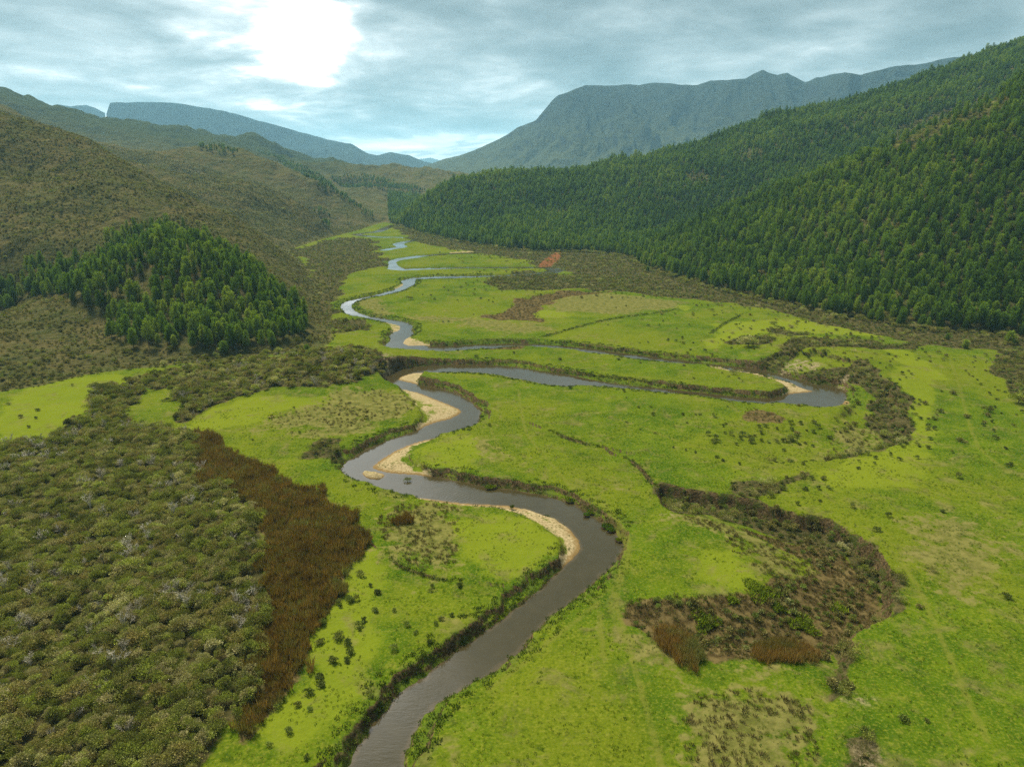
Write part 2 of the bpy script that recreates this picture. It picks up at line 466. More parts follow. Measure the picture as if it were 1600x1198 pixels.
# higher ground at the eroded bluffs
for (px, py, r, h) in [(1285, 552, 28, 2.6), (1350, 590, 18, 2.0), (570, 570, 15, 1.8), (530, 578, 22, 2.0), (480, 590, 25, 1.5)]:
    c = gnd([(px, py)])[0]
    H += h * np.exp(-((P[:, 0] - c[0]) ** 2 + (P[:, 1] - c[1]) ** 2) / (r * r))
wob = fbm(P[:, 0], P[:, 1], 3.2, 3, 51)
scarp = np.zeros(len(P))
for poly, opn, dep, sw in BASINS:
    d = -sdf(P, poly, 45) + wob * 0.9
    m = d > 0
    o = dist_line(P[m], opn, margin=30)
    k = sstep(0, sw, d[m]) * sstep(0, 13, o)
    H[m] -= dep * k
    scarp[m] = np.maximum(scarp[m], sstep(0, 13, o) * (1 - sstep(sw, sw * 2, d[m])))
for L, h in STEPS:
    d = dist_line(P, L, margin=14)
    m = d < 13.9
    Q = P[m]
    # side: nearer the camera than the line -> lowered
    rr = np.hypot(Q[:, 0], Q[:, 1])
    i = np.argmin(((Q[:, None, :] - L[None, ::2, :]) ** 2).sum(-1), 1) * 2
    cx = L[np.minimum(i + 1, len(L) - 1)] - L[np.maximum(i - 1, 0)]
    rel = Q - L[np.minimum(i, len(L) - 1)]
    side = cx[:, 0] * rel[:, 1] - cx[:, 1] * rel[:, 0]
    camside = cx[:, 0] * (0 - L[i, 1]) - cx[:, 1] * (0 - L[i, 0])
    sg = np.sign(side) * np.sign(camside)
    ends = sstep(0, 5, np.hypot(*(Q - L[0]).T)) * sstep(0, 5, np.hypot(*(Q - L[-1]).T))
    dd = d[m] * sg + wob[m] * 0.35
    low = sstep(-0.25, 0.35, dd) * (1 - sstep(0.5, 12, dd)) * ends
    H[m] -= h * low
    scarp[m] = np.maximum(scarp[m], ends * (1 - sstep(0.25, 0.6, np.abs(dd))) * 0.9)
# river channel
RD0 = river_d(P)
sand_sd = np.full(len(P), 1e3)
for s in SANDS:
    sand_sd = np.minimum(sand_sd, sdf(P, s, 12))
isl = sdf(P, ISLAND, 8)
LOWBANK = chaikin(gnd([(640, 584), (655, 576), (700, 572), (780, 574), (825, 582), (880, 594), (900, 606), (860, 606), (800, 597), (740, 589), (690, 588)], -0.9))
low_sd = sdf(P, LOWBANK, 12)
sandm = 1 - sstep(0.0, 2.0, np.minimum(sand_sd, low_sd))
RD = RD0 + wob * 0.75 * (1 - sandm) + 0.25 * fbm(P[:, 0], P[:, 1], 1.3, 2, 61)
RD = np.maximum(RD, -isl)
bench = 0.35 + 3.2 * np.clip(fbm(P[:, 0], P[:, 1], 13, 3, 71) + 0.12, 0, 1) + 0.5 * fbm(P[:, 0], P[:, 1], 2.4, 2, 73)
bench = np.maximum(bench, 0.15)
k_cut = 0.34 * sstep(0.0, 0.45, RD) + 0.66 * sstep(bench, bench + 0.7, RD)
k_bar = sstep(-1.0, 9.0, RD)
kk = k_cut * (1 - sandm) + k_bar * sandm
inr = RD < 14
base = H.copy()
WL = wz(P[:, 1])
bank = WL + (base - WL) * kk
bank = np.where(sandm > 0.3, np.minimum(bank, WL + 0.12 + 0.11 * np.maximum(RD, 0) + (1 - sandm) * 2), bank)
bed = WL - 0.9 * (1 - np.exp(-np.maximum(-RD, 0) / 1.6)) - 0.02
H = np.where(inr, np.where(RD < 0, bed, bank), H)
H = np.where(isl < 0, np.maximum(H, WL + 0.12), H)

HG = H.reshape(NR, NT_)
def ground_z(x, y):
    x = np.asarray(x, float); y = np.asarray(y, float)
    r = np.hypot(x, y); t = np.arctan2(x, y)
    t = np.where(t < TH[0], t + 2 * np.pi, t)
    fi = np.interp(r, RR, np.arange(NR)); fj = np.interp(t, TH, np.arange(NT_))
    i = np.minimum(fi.astype(int), NR - 2); j = np.minimum(fj.astype(int), NT_ - 2)
    a, b = fi - i, fj - j
    return (HG[i, j] * (1 - a) * (1 - b) + HG[i + 1, j] * a * (1 - b) + HG[i, j + 1] * (1 - a) * b + HG[i + 1, j + 1] * a * b)

def hit(pts, rmin=40.0, rmax=2200.0):
    """where the sight line through each photo point first meets the terrain"""
    p = np.asarray(pts, float); d = ray(p[:, 0], p[:, 1])
    d = d / np.hypot(d[:, 0], d[:, 1])[:, None]
    rs = np.exp(np.linspace(math.log(rmin), math.log(rmax), 700))
    X = d[:, 0:1] * rs; Y = d[:, 1:2] * rs; Z = CAMZ + d[:, 2:3] * rs
    G = ground_z(X, Y)
    under = Z < G
    k = np.where(under.any(1), under.argmax(1), len(rs) - 1)
    r = rs[k]
    return np.c_[d[:, 0] * r, d[:, 1] * r]

# ------------------------------------------------------------------ ground cover zones (photo outlines laid on the ground)
def warp(P):
    k = np.clip(np.hypot(P[:, 0], P[:, 1]) / 130, .7, 4)[:, None]
    return (P + np.c_[fbm(P[:, 0], P[:, 1], 8, 3, 201), fbm(P[:, 0], P[:, 1], 8, 3, 211)] * 3.2
            + np.c_[fbm(P[:, 0], P[:, 1], 24, 3, 221), fbm(P[:, 0], P[:, 1], 24, 3, 231)] * 3.6 * k)
PW = warp(P)
def winside(p, q): return inside(warp(p), q)
def zone(*polys, soft=2.5, z=0.0, world=False):
    m = np.zeros(len(P))
    for p in polys:
        q = chaikin(p if world else gnd(p, z), 1)
        s = sdf(P if world else PW, q, soft + 1)
        m = np.maximum(m, 1 - sstep(-soft, soft, s))
    return m

THICKET = np.array([(-160, 720), (-60, 705), (60, 690), (120, 668), (135, 640), (130, 618), (180, 600), (205, 612), (195, 640), (215, 665),
                    (260, 668), (300, 674), (318, 700), (308, 740), (330, 762), (380, 790), (410, 830), (405, 880), (412, 930), (402, 1010), (398, 1080),
                    (385, 1110), (350, 1140), (330, 1175), (315, 1198), (300, 1260), (-120, 1260)], float)
THICKET2 = crop(*A3, "510 400 640 370 800 330 950 310 1150 300 1400 290 1560 300 1610 350 1560 390 1500 415 1400 430 1200 430 1000 460 880 500 790 550 720 550 770 490 790 460 700 420 580 440")
REEDS = np.vstack([crop(*A3, "760 590 900 610 960 640 990 720 1080 750 1160 820 1400 890 1510 950 1535 1020 1515 1110"),
                   crop(*A70, "1510 330 1460 400 1400 480 1310 600 1230 740 1180 850 1110 1010 1060 1060 1000 1050 1050 900 1080 700 1100 480 1080 300 1110 200 1050 120"),
                   crop(*A3, "1000 900 830 830 810 740 860 680 830 620")])
SCRUBS = [crop(*A7b, "0 210 200 180 300 170 420 190 560 200 700 210 900 220 1000 270 1150 300 1280 330 1400 340 1280 352 1100 335 900 305 750 290 400 285 330 292 0 285"),
          crop(*A5, "195 185 230 130 300 122 440 160 440 200 200 195"),
          crop(*A5, "440 60 520 40 570 90 760 90 780 130 620 155 560 115 480 105"),
          crop(*A5, "370 290 480 240 600 200 700 180 800 160 900 180 1100 140 1250 190 1400 180 1597 160 1597 210 1450 222 1240 243 1100 238 850 242 700 248 560 290 550 370 450 370 370 350"),
          crop(*A5, "1050 345 1200 370 1280 440 1310 500 1400 560 1390 610 1345 650 1500 780 1400 820 1300 880 1150 930 900 990 800 975 1000 930 1150 880 1250 800 1150 700 1100 600 1100 480 950 430 830 465 700 405 760 370 900 350"),
          crop(*A8, "290 70 400 90 500 120 600 125 700 165 790 190 870 195 950 225 1010 265 1060 300 1110 350 1140 395 1145 470 1130 545 1090 530 1100 430 1040 350 960 300 850 240 720 230 600 190 480 180 380 190 300 160"),
          crop(*A8, "530 100 600 65 720 80 760 60 860 45 780 80 700 120 620 130 560 120"),
          crop(*A8, "940 620 1000 610 985 700 965 750 990 800 960 850 930 840 920 760 940 680"),
          crop(*AE, "440 970 510 990 570 1090 620 1190 640 1300 430 1300"),
          crop(*A3, "1300 620 1430 610 1450 690 1380 720 1230 690"),
          crop(*A7, "0 310 100 290 240 285 290 320 280 380 150 385 0 395"),
          np.array([(1540, 548), (1600, 545), (1700, 560), (1700, 700), (1600, 640), (1575, 600), (1550, 580)])]
MARGIN = np.array([(606, 350), (640, 356), (700, 370), (815, 388), (985, 398), (1010, 415), (1200, 468), (1350, 500), (1600, 520), (1750, 540), (1700, 600),
                   (1560, 560), (1530, 545), (1440, 540), (1380, 525), (1290, 510), (1200, 484), (1100, 468), (1050, 455), (960, 440), (880, 423),
                   (845, 418), (830, 405), (780, 400), (700, 388), (640, 375)], float)
FLATSCRUB = np.array([(500, 436), (470, 405), (450, 392), (520, 374), (550, 371), (580, 374), (595, 392), (607, 400), (604, 417), (560, 421),
                      (540, 430), (535, 452), (520, 470), (530, 490), (515, 520), (490, 500), (490, 470)], float)
MARSH = [crop(*A8, "160 500 330 480 560 480 690 420 800 400 850 350 780 290 640 250 560 215 720 235 850 240 960 300 1040 350 1090 430 1080 530 1000 600 930 640 860 680 620 700 500 700 400 660 240 610 170 560"),
         crop(*A7b, "150 370 300 310 560 290 860 300 700 310 450 340 330 390 330 440 380 500 250 475 0 470 0 448 140 430"),
         crop(*A5, "240 640 300 600 400 620 560 670 560 695 400 705 330 680"),
         crop(*A7, "1200 505 1460 505 1470 525 1200 535")]
DRY = [crop(*A8, "330 195 560 215 640 250 780 290 850 350 800 400 690 420 560 330 480 240"),
       crop(*A8, "400 850 600 800 830 860 860 960 880 1200 420 1200 380 950"),
       crop(*A8, "150 600 300 640 460 720 600 740 860 700 860 740 620 780 400 740 200 690"),
       crop(*A8, "1230 200 1450 200 1550 300 1460 450 1300 470 1230 350"),
       crop(*A6, "290 780 480 750 720 770 680 900 690 1120 480 1080 350 1000 290 880"),
       crop(*A6, "0 210 400 195 500 250 430 330 200 370 0 380"),
       crop(*A3, "1100 520 1500 470 1597 560 1400 610 1100 600"),
       crop(*A5, "950 700 1150 640 1250 800 1150 880 900 950 830 850"),
       crop(*A7b, "430 330 700 300 1000 340 1250 370 1150 410 700 450 560 440 330 400"),
       crop(*A7b, "50 490 380 490 420 540 300 560 60 530"),
       crop(*A7, "150 130 400 150 480 260 300 270 180 200"),
       crop(*A7, "560 260 900 280 1300 300 1597 330 1597 400 1300 380 900 330 600 290"),
       crop(*A6, "790 410 860 410 900 520 850 520 780 470")]
BRIGHT = [crop(*A3, "740 570 1000 470 1100 470 1597 440 1597 480 1200 500 1000 590 800 600"),
          crop(*A3, "0 440 280 360 640 350 520 410 340 450 340 520 290 600 0 660"),
          crop(*A6, "420 500 600 430 800 410 820 520 700 580 500 600"),
          crop(*A6, "700 780 1150 860 1240 960 1100 1080 700 1100 680 900"),
          crop(*A8, "460 330 560 300 630 400 560 460 430 470"),
          crop(*A70, "1400 420 1597 250 1597 800 1300 1100 1100 1100 1250 750"),
          crop(*A7b, "310 440 390 405 480 430 590 460 440 490"), crop(*A7b, "1170 395 1250 380 1330 400 1200 420"),
          crop(*A5, "0 100 100 10 700 0 1200 60 1500 120 1100 130 700 100 300 120 100 250"),
          crop(*A5, "1250 240 1597 230 1597 1180 700 1190 900 1010 1400 860 1480 760 1400 640"),
          crop(*A6, "760 80 880 78 930 95 800 100")]
SOIL = [crop(*A7, "330 660 420 610 500 620 500 670 400 740 340 730"), crop(*A5, "560 300 740 280 860 320 830 370 700 350 560 370"),
        crop(*A5, "930 430 1050 370 1080 400 1000 480 930 480"), crop(*A3, "930 300 1100 290 1140 305 960 320"),
        crop(*AE, "380 740 470 760 470 820 400 830 350 790"), crop(*A8, "320 165 340 165 335 195 318 190"),
        crop(*AE, "480 1080 560 1080 600 1190 490 1190")]
LANDSLIP = crop(*A7b, "325 145 380 90 440 52 470 62 455 105 400 155 350 160")

m_scrub = zone(THICKET, THICKET2, MARGIN, FLATSCRUB, *SCRUBS, soft=1.6)
m_marsh = zone(*MARSH, REEDS, soft=2.5)
m_dry = zone(*DRY, soft=7.0)
m_bright = zone(*BRIGHT, soft=6.0)
m_soil = zone(*SOIL, soft=1.5)
m_red = zone(chaikin(hit(LANDSLIP, 300)), soft=2.0, world=True)
sd_a = np.full(len(P), 1e3)
for k_ in (1, 2): sd_a = np.minimum(sd_a, sdf(P, SANDS[k_], 12))
m_sand = np.where(sand_sd < sd_a - .01, 1 - sstep(-1.4, 1.6, sand_sd + 1.2 * wob), 1 - sstep(-3.2, 1.4, sand_sd + 2.6 * wob))
m_sand = np.maximum(m_sand, (sand_sd < 1.5) * (1 - sstep(0.6, 2.2, RD)))
m_sand = np.maximum(m_sand, 1 - sstep(-0.3, 0.6, isl))
m_sand *= (H < -0.2)
TRACKS = [crop(*A8, "90 150 150 230 185 290 170 380 125 480 130 560 190 660 240 850 270 950 320 1150"),
          crop(*A8, "102 150 162 230 198 290 182 380 142 470 150 560 212 660"),
          crop(*A8, "1080 270 1200 400 1280 570 1330 690 1400 850 1470 1000"),
          crop(1200, 440, 4, "1130 470 1180 620 1240 820 1290 1000 1350 1080 1500 1190"),
          crop(580, 540, 4.99, "1150 350 1170 560 1250 760 1590 1130"),
          crop(580, 540, 4.99, "930 640 980 790 1020 890"),
          crop(*A8, "85 540 88 600 98 700"),
          crop(860, 500, 4.99, "700 820 860 890 1100 970 1300 1020 1597 1110"),
          crop(1100, 500, 4.436, "330 960 450 1010 600 1025 720 1020"),
          crop(500, 820, 3.169, "1380 380 1300 450 1180 540 1000 690 830 820")]
m_track = np.zeros(len(P))
for t in TRACKS:
    m_track = np.maximum(m_track, 1 - sstep(0.15, 0.6, dist_line(P, chaikin(gnd(t), 2, False), margin=2)))
m_bank = np.where((RD > -0.5) & (RD < 5), 1 - sstep(bench + 0.4, bench + 2.0, RD), 0) * (1 - sandm)

# ------------------------------------------------------------------ materials
def material(name):
    m = bpy.data.materials.new(name); m.use_nodes = True
    t = NT(m.node_tree); t.n.clear()
    out = t.new('ShaderNodeOutputMaterial')
    return m, t, out

def principled(t, out, col, rough=0.9, spec=0.15, normal=None):
    b = t.new('ShaderNodeBsdfPrincipled')
    t.put(b.inputs['Base Color'], col); t.put(b.inputs['Roughness'], rough)
    b.inputs['Specular IOR Level'].default_value = spec
    if normal is not None: t.l.new(normal, b.inputs['Normal'])
    t.l.new(b.outputs[0], out.inputs[0])
    return b

def make_ground():
    m, t, out = material('ground')
    geo = t.new('ShaderNodeNewGeometry'); pos = geo.outputs['Position']
    a1 = t.new('ShaderNodeVertexColor', layer_name='zone_a'); a2 = t.new('ShaderNodeVertexColor', layer_name='zone_b')
    s1 = t.new('ShaderNodeSeparateColor'); t.l.new(a1.outputs[0], s1.inputs[0])
    s2 = t.new('ShaderNodeSeparateColor'); t.l.new(a2.outputs[0], s2.inputs[0])
    a3 = t.new('ShaderNodeVertexColor', layer_name='zone_c')
    s3 = t.new('ShaderNodeSeparateColor'); t.l.new(a3.outputs[0], s3.inputs[0])
    scrub, marsh, dry = s1.outputs
    bright, sand, soil = s2.outputs
    hillm, track, red = s3.outputs
    bankm = a1.outputs['Alpha']
    n05 = t.noise(pos, 2.6, 5, 0.65)
    n2 = t.noise(pos, 0.55, 5, 0.62)
    n10 = t.noise(pos, 0.11, 5, 0.6)
    n50 = t.noise(pos, 0.022, 5, 0.6)
    nf = t.noise(pos, 9.0, 3, 0.7)
    def patchy(mask, n, amt=0.9, lo=0.35, hi=0.65):
        v = t.math('ADD', mask, t.math('MULTIPLY', t.math('SUBTRACT', n, 0.5), amt))
        return t.ramp(v, lo, hi)
    # pasture
    green = t.mix(t.ramp(n10, 0.36, 0.64), (0.031, 0.064, 0.003), (0.062, 0.096, 0.004))
    green = t.mix(t.ramp(n50, 0.42, 0.58, 0.0, 0.75), green, (0.088, 0.108, 0.006))
    green = t.mix(t.math('MULTIPLY', t.ramp(n2, 0.52, 0.72), 0.6), green, (0.104, 0.112, 0.015))
    green = t.mix(t.math('MULTIPLY', t.ramp(n2, 0.46, 0.30), 0.65), green, (0.020, 0.040, 0.002))
    green = t.mix(t.ramp(n05, 0.50, 0.64, 0, 0.7), green, (0.125, 0.135, 0.014))
    green = t.mix(t.ramp(n05, 0.46, 0.32, 0, 0.5), green, (0.014, 0.030, 0.002))
    br = patchy(bright, n10, 1.2)
    green = t.mix(t.math('MULTIPLY', br, 0.7), green, (0.116, 0.142, 0.009))
    # dry tan grass
    dryc = t.mix(t.ramp(n2, 0.35, 0.65), (0.066, 0.064, 0.017), (0.135, 0.120, 0.038))
    dryc = t.mix(t.ramp(n05, 0.55, 0.70, 0, 0.7), dryc, (0.08, 0.12, 0.012))
    col = t.mix(t.math('MULTIPLY', patchy(t.math('MULTIPLY', dry, 0.85), t.math('ADD', t.math('MULTIPLY', n2, 0.5), t.math('MULTIPLY', n10, 0.5)), 3.4), 0.8), green, dryc)
    streak = t.ramp(t.noise(pos, 0.16, 8, 0.72, 0.6), 0.51, 0.66, 0, 0.7)
    col = t.mix(streak, col, dryc)
    # brown marsh
    mc = t.mix(t.ramp(n2, 0.38, 0.62), (0.040, 0.029, 0.011), (0.095, 0.072, 0.027))
    mc = t.mix(t.ramp(n05, 0.58, 0.72, 0, 0.6), mc, (0.13, 0.105, 0.045))
    col = t.mix(patchy(marsh, n2, 1.1), col, mc)
    # scrub floor
    sc = t.mix(t.ramp(n2, 0.36, 0.64), (0.030, 0.033, 0.010), (0.085, 0.072, 0.028))
    sc = t.mix(t.ramp(n05, 0.56, 0.7, 0, 0.5), sc, (0.10, 0.085, 0.04))
    col = t.mix(patchy(scrub, n2, 0.9), col, sc)
    # hillsides: heath, olive and rust in drifts
    hc = t.mix(t.ramp(n50, 0.36, 0.60), (0.066, 0.068, 0.019), (0.092, 0.080, 0.028))
    hc = t.mix(t.ramp(n10, 0.42, 0.62, 0, 0.75), hc, (0.050, 0.060, 0.017))
    hc = t.mix(t.ramp(n2, 0.50, 0.66, 0, 0.7), hc, (0.085, 0.072, 0.034))
    hc = t.mix(t.ramp(n2, 0.46, 0.32, 0, 0.75), hc, (0.024, 0.027, 0.009))
    hc = t.mix(t.ramp(n05, 0.55, 0.70, 0, 0.45), hc, (0.085, 0.078, 0.042))
    py_ = t.new('ShaderNodeSeparateXYZ'); t.l.new(pos, py_.inputs[0])
    far = t.ramp(t.math('ADD', py_.outputs[1], t.math('MULTIPLY', n50, 300.0)), 1250.0, 1600.0)
    hc = t.mix(t.math('MULTIPLY', far, t.ramp(py_.outputs[0], -150.0, -450.0)), hc, t.mix(n10, (0.022, 0.034, 0.012), (0.050, 0.062, 0.022)))
    col = t.mix(patchy(hillm, n10, 0.5), col, hc)
    # banks, bare soil, sand
    nz = t.new('ShaderNodeSeparateXYZ'); t.l.new(geo.outputs['True Normal'], nz.inputs[0])
    steep = t.ramp(t.math('ADD', nz.outputs[2], t.math('MULTIPLY', t.math('SUBTRACT', n05, 0.5), 0.35)), 0.88, 0.66)
    steep = t.math('MULTIPLY', steep, t.math('SUBTRACT', 1.0, hillm, clamp=True))
    soilc = t.mix(t.ramp(n05, .3, .7), (0.016, 0.012, 0.005), (0.105, 0.075, 0.035))
    soilc = t.mix(t.ramp(n2, .48, .62, 0, .7), soilc, (0.035, 0.055, 0.008))
    col = t.mix(t.math('MULTIPLY', t.math('MULTIPLY', bankm, t.ramp(n2, 0.36, 0.6)), 0.6), col, (0.045, 0.075, 0.010))
    col = t.mix(steep, col, soilc)
    bare = t.mix(t.ramp(n05, .35, .65), (0.060, 0.045, 0.022), (0.27, 0.22, 0.13))
    col = t.mix(t.math('MULTIPLY', t.math('MULTIPLY', soil, t.ramp(n2, 0.44, 0.56)), 0.9), col, bare)
    redc = t.mix(t.ramp(n2, .35, .6), (0.060, 0.038, 0.017), (0.20, 0.078, 0.030))
    rn = t.math('ADD', t.math('MULTIPLY', n2, .5), t.math('MULTIPLY', t.noise(pos, 0.22, 4, 0.6), .5))
    col = t.mix(t.math('MULTIPLY', t.ramp(red, 0.0, 0.4), t.ramp(t.math('ADD', t.math('MULTIPLY', red, 0.12), rn), 0.52, 0.60)), col, redc)
    wet = nz  # height of the sand over the water
    pz = t.new('ShaderNodeSeparateXYZ'); t.l.new(pos, pz.inputs[0])
    sandc = t.mix(t.ramp(n05, 0.35, 0.68), (0.17, 0.132, 0.062), (0.31, 0.25, 0.14))
    sandc = t.mix(t.ramp(nf, 0.60, 0.72, 0, 0.5), sandc, (0.12, 0.10, 0.055))
    wetc = t.mix(n05, (0.10, 0.065, 0.024), (0.18, 0.12, 0.045))
    sandc = t.mix(t.ramp(t.math('ADD', pz.outputs[2], t.math('MULTIPLY', n05, 0.2)), -1.16, -1.36), sandc, wetc)
    sm = patchy(sand, t.math('ADD', t.math('MULTIPLY', n05, 0.5), t.math('MULTIPLY', n2, 0.5)), 1.6)
    col = t.mix(sm, col, sandc)
    col = t.mix(t.math('MULTIPLY', t.math('MULTIPLY', sm, t.ramp(n2, 0.48, 0.60)), t.ramp(pz.outputs[2], -1.15, -0.7)), col, (0.085, 0.105, 0.012))
    col = t.mix(t.math('MULTIPLY', track, t.ramp(n2, 0.3, 0.6, 0.1, 0.75)), col, (0.100, 0.108, 0.016))
    # fine relief
    hgt = t.math('ADD', t.math('MULTIPLY', n05, 0.35), t.math('MULTIPLY', n2, 0.9))
    hgt = t.math('ADD', hgt, t.math('MULTIPLY', nf, 0.12))
    hgt = t.math('ADD', hgt, t.math('MULTIPLY', n10, t.math('MULTIPLY', hillm, 5.0)))
    rough_amt = t.math('ADD', 0.35, t.math('MULTIPLY', t.math('ADD', hillm, scrub, clamp=True), 0.9))
    rough_amt = t.math('MULTIPLY', rough_amt, t.math('SUBTRACT', 1.0, t.math('MULTIPLY', sm, 0.8)))
    bp = t.new('ShaderNodeBump'); bp.inputs['Distance'].default_value = 1.0
    t.put(bp.inputs['Strength'], rough_amt); t.put(bp.inputs['Height'], hgt)
    principled(t, out, col, 1.0, 0.0, bp.outputs[0])
    return m

def make_water():
    m, t, out = material('river_water')
    geo = t.new('ShaderNodeNewGeometry'); pos = geo.outputs['Position']
    at_ = t.new('ShaderNodeVertexColor', layer_name='depth')
    s = t.new('ShaderNodeSeparateColor'); t.l.new(at_.outputs[0], s.inputs[0])
    n = t.noise(pos, 0.5, 5, 0.6)
    shallow = t.ramp(t.math('ADD', s.outputs[0], t.math('MULTIPLY', t.math('SUBTRACT', n, 0.5), 0.9)), 0.45, 1.0)
    col = t.mix(n, (0.025, 0.021, 0.008), (0.042, 0.034, 0.014))
    col = t.mix(t.math('MULTIPLY', shallow, 0.7), col, (0.060, 0.045, 0.022))
    mp = t.vmath('MULTIPLY', pos, (0.55, 1.6, 1.0)).outputs[0]
    r1 = t.noise(mp, 1.6, 4, 0.6); r2 = t.noise(mp, 5.0, 2, 0.5)
    patch = t.ramp(t.noise(pos, 0.07, 2, 0.5), 0.40, 0.62, 0.25, 1.0)
    h = t.math('MULTIPLY', t.math('ADD', r1, t.math('MULTIPLY', r2, 0.3)), patch)
    wv = t.new('ShaderNodeTexWave'); wv.inputs['Scale'].default_value = 0.42; wv.inputs['Distortion'].default_value = 9.0
    wv.inputs['Detail'].default_value = 4.0; wv.inputs['Detail Scale'].default_value = 0.6
    rot = t.new('ShaderNodeVectorRotate', rotation_type='Z_AXIS'); t.l.new(pos, rot.inputs['Vector']); rot.inputs['Angle'].default_value = 0.75
    t.l.new(rot.outputs[0], wv.inputs['Vector'])
    h = t.math('ADD', h, t.math('MULTIPLY', t.math('MULTIPLY', wv.outputs['Fac'], s.outputs[1]), 0.35))
    bp = t.new('ShaderNodeBump'); bp.inputs['Strength'].default_value = 0.25; bp.inputs['Distance'].default_value = 0.10
    t.put(bp.inputs['Height'], h)
    b = principled(t, out, col, 0.04, 0.5, bp.outputs[0])
    b.inputs['IOR'].default_value = 1.42
    return m

def make_leaf(name, stops, hue_var=0.25, transl=0.25, big=0.02):
    """foliage: colour varies by plant, by spray and over the hillside"""
    m, t, out = material(name)
    oi = t.new('ShaderNodeObjectInfo')
    geo = t.new('ShaderNodeNewGeometry')
    vc = t.new('ShaderNodeVertexColor', layer_name='tone')
    s = t.new('ShaderNodeSeparateColor'); t.l.new(vc.outputs[0], s.inputs[0])
    nb = t.noise(geo.outputs['Position'], big, 3, 0.6)
    f = t.math('ADD', t.math('MULTIPLY', oi.outputs['Random'], 0.75), t.math('MULTIPLY', t.math('SUBTRACT', nb, 0.5), 1.3))
    f = t.math('ADD', f, 0.12, clamp=True)
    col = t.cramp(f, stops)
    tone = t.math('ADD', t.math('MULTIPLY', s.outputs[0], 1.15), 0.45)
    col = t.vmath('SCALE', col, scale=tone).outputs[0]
    d = t.new('ShaderNodeBsdfDiffuse'); t.put(d.inputs[0], col)
    tr = t.new('ShaderNodeBsdfTranslucent'); t.put(tr.inputs[0], t.vmath('MULTIPLY', col, (1.2, 1.25, 0.6)).outputs[0])
    mx = t.new('ShaderNodeMixShader'); mx.inputs[0].default_value = transl
    t.l.new(d.outputs[0], mx.inputs[1]); t.l.new(tr.outputs[0], mx.inputs[2]); t.l.new(mx.outputs[0], out.inputs[0])
    return m

def make_plain(name, a, b, scale=3.0, rough=0.9):
    m, t, out = material(name)
    geo = t.new('ShaderNodeNewGeometry')
    n = t.noise(geo.outputs['Position'], scale, 4, 0.6)
    principled(t, out, t.mix(t.ramp(n, 0.3, 0.7), a, b), rough, 0.1)
    return m

M_GROUND = make_ground()
M_WATER = make_water()
M_PINE = make_leaf('pine_needles', [(0.0, (0.043, 0.081, 0.009)), (0.3, (0.068, 0.120, 0.011)), (0.65, (0.110, 0.171, 0.018)), (1.0, (0.177, 0.224, 0.027))], big=0.012)
M_SHRUB = make_leaf('shrub_leaves', [(0.0, (0.062, 0.066, 0.016)), (0.18, (0.108, 0.118, 0.026)), (0.36, (0.164, 0.191, 0.032)), (0.50, (0.186, 0.153, 0.059)),
                                     (0.62, (0.132, 0.149, 0.031)), (0.74, (0.241, 0.211, 0.106)), (0.86, (0.200, 0.233, 0.038)), (1.0, (0.333, 0.310, 0.152))], big=0.11)
M_HEATH = make_leaf('heath_leaves', [(0.0, (0.069, 0.072, 0.020)), (0.35, (0.116, 0.108, 0.033)), (0.65, (0.153, 0.135, 0.049)), (0.85, (0.122, 0.145, 0.033)), (1.0, (0.229, 0.221, 0.110))], big=0.05)
M_DARKB = make_leaf('dark_shrub_leaves', [(0.0, (0.058, 0.071, 0.020)), (0.5, (0.099, 0.130, 0.026)), (0.8, (0.146, 0.151, 0.037)), (1.0, (0.162, 0.232, 0.046))], big=0.1)
M_REED = make_leaf('reed_blades', [(0.0, (0.081, 0.052, 0.017)), (0.3, (0.165, 0.101, 0.026)), (0.55, (0.128, 0.119, 0.034)), (0.8, (0.225, 0.133, 0.038)), (1.0, (0.165, 0.181, 0.058))], big=0.14)
M_GRASS = make_leaf('grass_blades', [(0.0, (0.043, 0.088, 0.004)), (0.4, (0.070, 0.134, 0.005)), (0.75, (0.120, 0.161, 0.009)), (1.0, (0.154, 0.154, 0.025))], transl=0.35, big=0.06)
M_SEDGE = make_leaf('sedge_blades', [(0.0, (0.041, 0.041, 0.012)), (0.4, (0.097, 0.076, 0.029)), (0.75, (0.166, 0.138, 0.059)), (1.0, (0.069, 0.103, 0.015))], big=0.15)
M_FERN = make_leaf('fern_fronds', [(0.0, (0.104, 0.144, 0.009)), (1.0, (0.168, 0.216, 0.016))], transl=0.35)
M_BARK = make_plain('pine_bark', (0.05, 0.038, 0.026), (0.12, 0.095, 0.07))
M_DEAD = make_plain('bleached_wood', (0.20, 0.175, 0.125), (0.48, 0.45, 0.36), 0.35)
M_EARTH = make_plain('clod_earth', (0.020, 0.014, 0.007), (0.06, 0.042, 0.02))

# ------------------------------------------------------------------ mesh helpers
def np_mesh(name, verts, faces, mat, attrs=None, smooth=False):
    """verts (n,3); faces (m,3|4) ints"""
    me = bpy.data.meshes.new(name)
    nv, nf, k = len(verts), len(faces), faces.shape[1]
    me.vertices.add(nv); me.vertices.foreach_set('co', np.asarray(verts, np.float32).ravel())
    me.loops.add(nf * k); me.loops.foreach_set('vertex_index', np.asarray(faces, np.int32).ravel())
    me.polygons.add(nf); me.polygons.foreach_set('loop_start', np.arange(0, nf * k, k, dtype=np.int32))
    if smooth: me.polygons.foreach_set('use_smooth', np.ones(nf, bool))
    for an, av in (attrs or {}).items():
        a = me.color_attributes.new(an, 'FLOAT_COLOR', 'POINT')
        a.data.foreach_set('color', np.asarray(av, np.float32).ravel())
    me.materials.append(mat)
    me.update(calc_edges=True)
    return me

